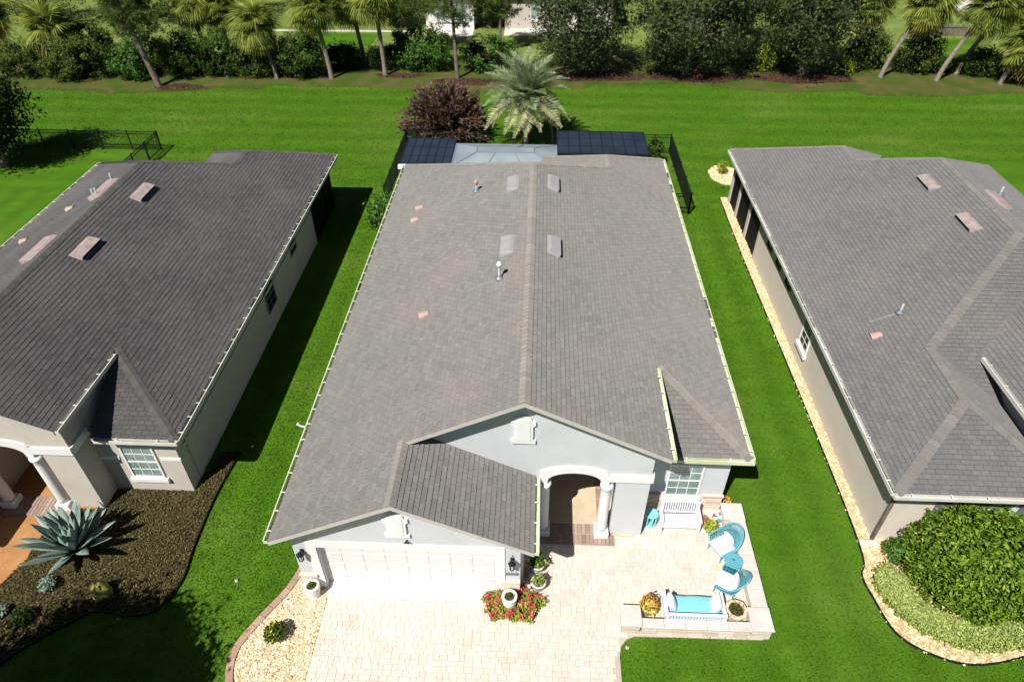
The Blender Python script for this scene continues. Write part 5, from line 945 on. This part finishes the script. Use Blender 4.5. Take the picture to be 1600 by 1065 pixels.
W = thing('garden_wall', 'dark brown low garden wall behind the leaning palms', 'wall', (36, 66.3, 0), world=True); MB().box(33.2, 38.8, 66.2, 66.4, 0, .75).obj('panel', 'bark', W); MB().box(33.1, 38.9, 66.15, 66.45, .752, .82).obj('coping', 'lead', W)
for i, (x, y, r, z, l, mt) in enumerate(((-46, 66, 4.5, 4, 'far tree beyond the lawn at the left corner', 'leaf_oak'), (-38, 68, 4.2, 4, 'far tree behind the golden-skirted palms', 'leaf_olive'), (-31, 69, 4.4, 4.2, 'far grey-green tree behind the tall bare pine', 'leaf_oak'), (-13, 67.5, 1.7, 1.6, 'far dark bush left of the white house', 'leaf_dark'), (-4.9, 67.2, 1.6, 2.4, 'far dark tree between the white and beige houses', 'leaf_dark'), (14, 70, 4, 4.5, 'far tree behind the widest oak', 'leaf_oak'), (24, 70.5, 3.2, 4, 'far tree behind the last oak', 'leaf_oak'), (46, 68, 4, 4, 'far tree at the upper right corner', 'leaf_shrub'))):
    oak((x, y, 0), (r, r * .8, r), z, l, 5000, mt, nm='far_tree', grp='trees beyond the back hedge')
sheet('far_path', [(-26, 65.2), (-11.4, 65.4), (-11.4, 65.9), (-26, 65.7)], .014, 'concrete'); sheet('far_sand_patch', blob(29.2, 66.6, 1.8, .7), .014, 'gravel_base'); sheet('far_green', [(30.6, 58), (36.5, 58), (38.5, 65.5), (31.5, 65)], .011, 'lawn')
sheet('far_green', [(-21, 59), (-15, 58), (-14.6, 64.9), (-21.5, 64.9)], .0105, 'lawn')

# ---------------------------------------------------------------- grass blades over the lawn
def blades(name, label, bb, dens, size, excl):
    n = int((bb[1] - bb[0]) * (bb[3] - bb[2]) * dens); x = RNG.uniform(bb[0], bb[1], n); y = RNG.uniform(bb[2], bb[3], n); k = np.ones(n, bool)
    for e in excl: k &= ~inpoly_np(x, y, e)
    cxy = np.stack([x - CAM.x, y - CAM.y], 1); fw = np.array([-math.sin(R(2.36)), math.cos(R(2.36))]); dep = cxy @ fw * math.cos(R(39.6)) + 18 * math.sin(R(39.6)); lat = cxy @ np.array([fw[1], -fw[0]]); k &= np.abs(lat / dep) < .80
    x = x[k]; y = y[k]; n = len(x); a = RNG.random(n) * 6.283; s_ = size * (.6 + .8 * RNG.random(n)); tl = RNG.uniform(.3, 1.0, n); d = np.stack([np.cos(a), np.sin(a)], 1); p = np.stack([-d[:, 1], d[:, 0]], 1); wd = s_ * .22; o3 = np.stack([x, y, np.full(n, .005)], 1)
    z = np.zeros(n); D = np.stack([d[:, 0] * tl, d[:, 1] * tl, np.full(n, .75)], 1) * s_[:, None]; W3 = np.stack([p[:, 0] * wd, p[:, 1] * wd, z], 1)
    o = link(name, npquads(np.stack([o3 - W3, o3 + W3, o3 + D + W3 * .4, o3 + D - W3 * .4], 1), 'grass', name)); tag(o, label, 'grass', kind='stuff')
HSE = [[(-6.4, 10.3), (6.1, 10.3), (6.1, 33), (-6.4, 33)], [(-22, 10.3), (-10.95, 13.5), (-10.95, 33), (-22, 33)], [(10.5, 12.6), (24, 12.6), (24, 34), (10.5, 34)]]
SOIL2 = [(x, y + random.uniform(.1, .75)) for x, y in soil_edge] + [(75, 59), (-75, 59)]
EX = [MULCH, GRAVEL, DRIVE, STRIP, SOIL2] + HSE
blades('grass', 'short green lawn grass around the houses', (-18, 18, 7, 22), 420, .05, EX)
blades('grass', 'short green lawn grass behind the houses', (-24, 24, 22, 40), 150, .07, EX)
blades('grass', 'wide green back lawn up to the hedge', (-46, 46, 40, 56), 120, .07, EX)

for o in bpy.data.objects:
    if '_w' in o: del o['_w']
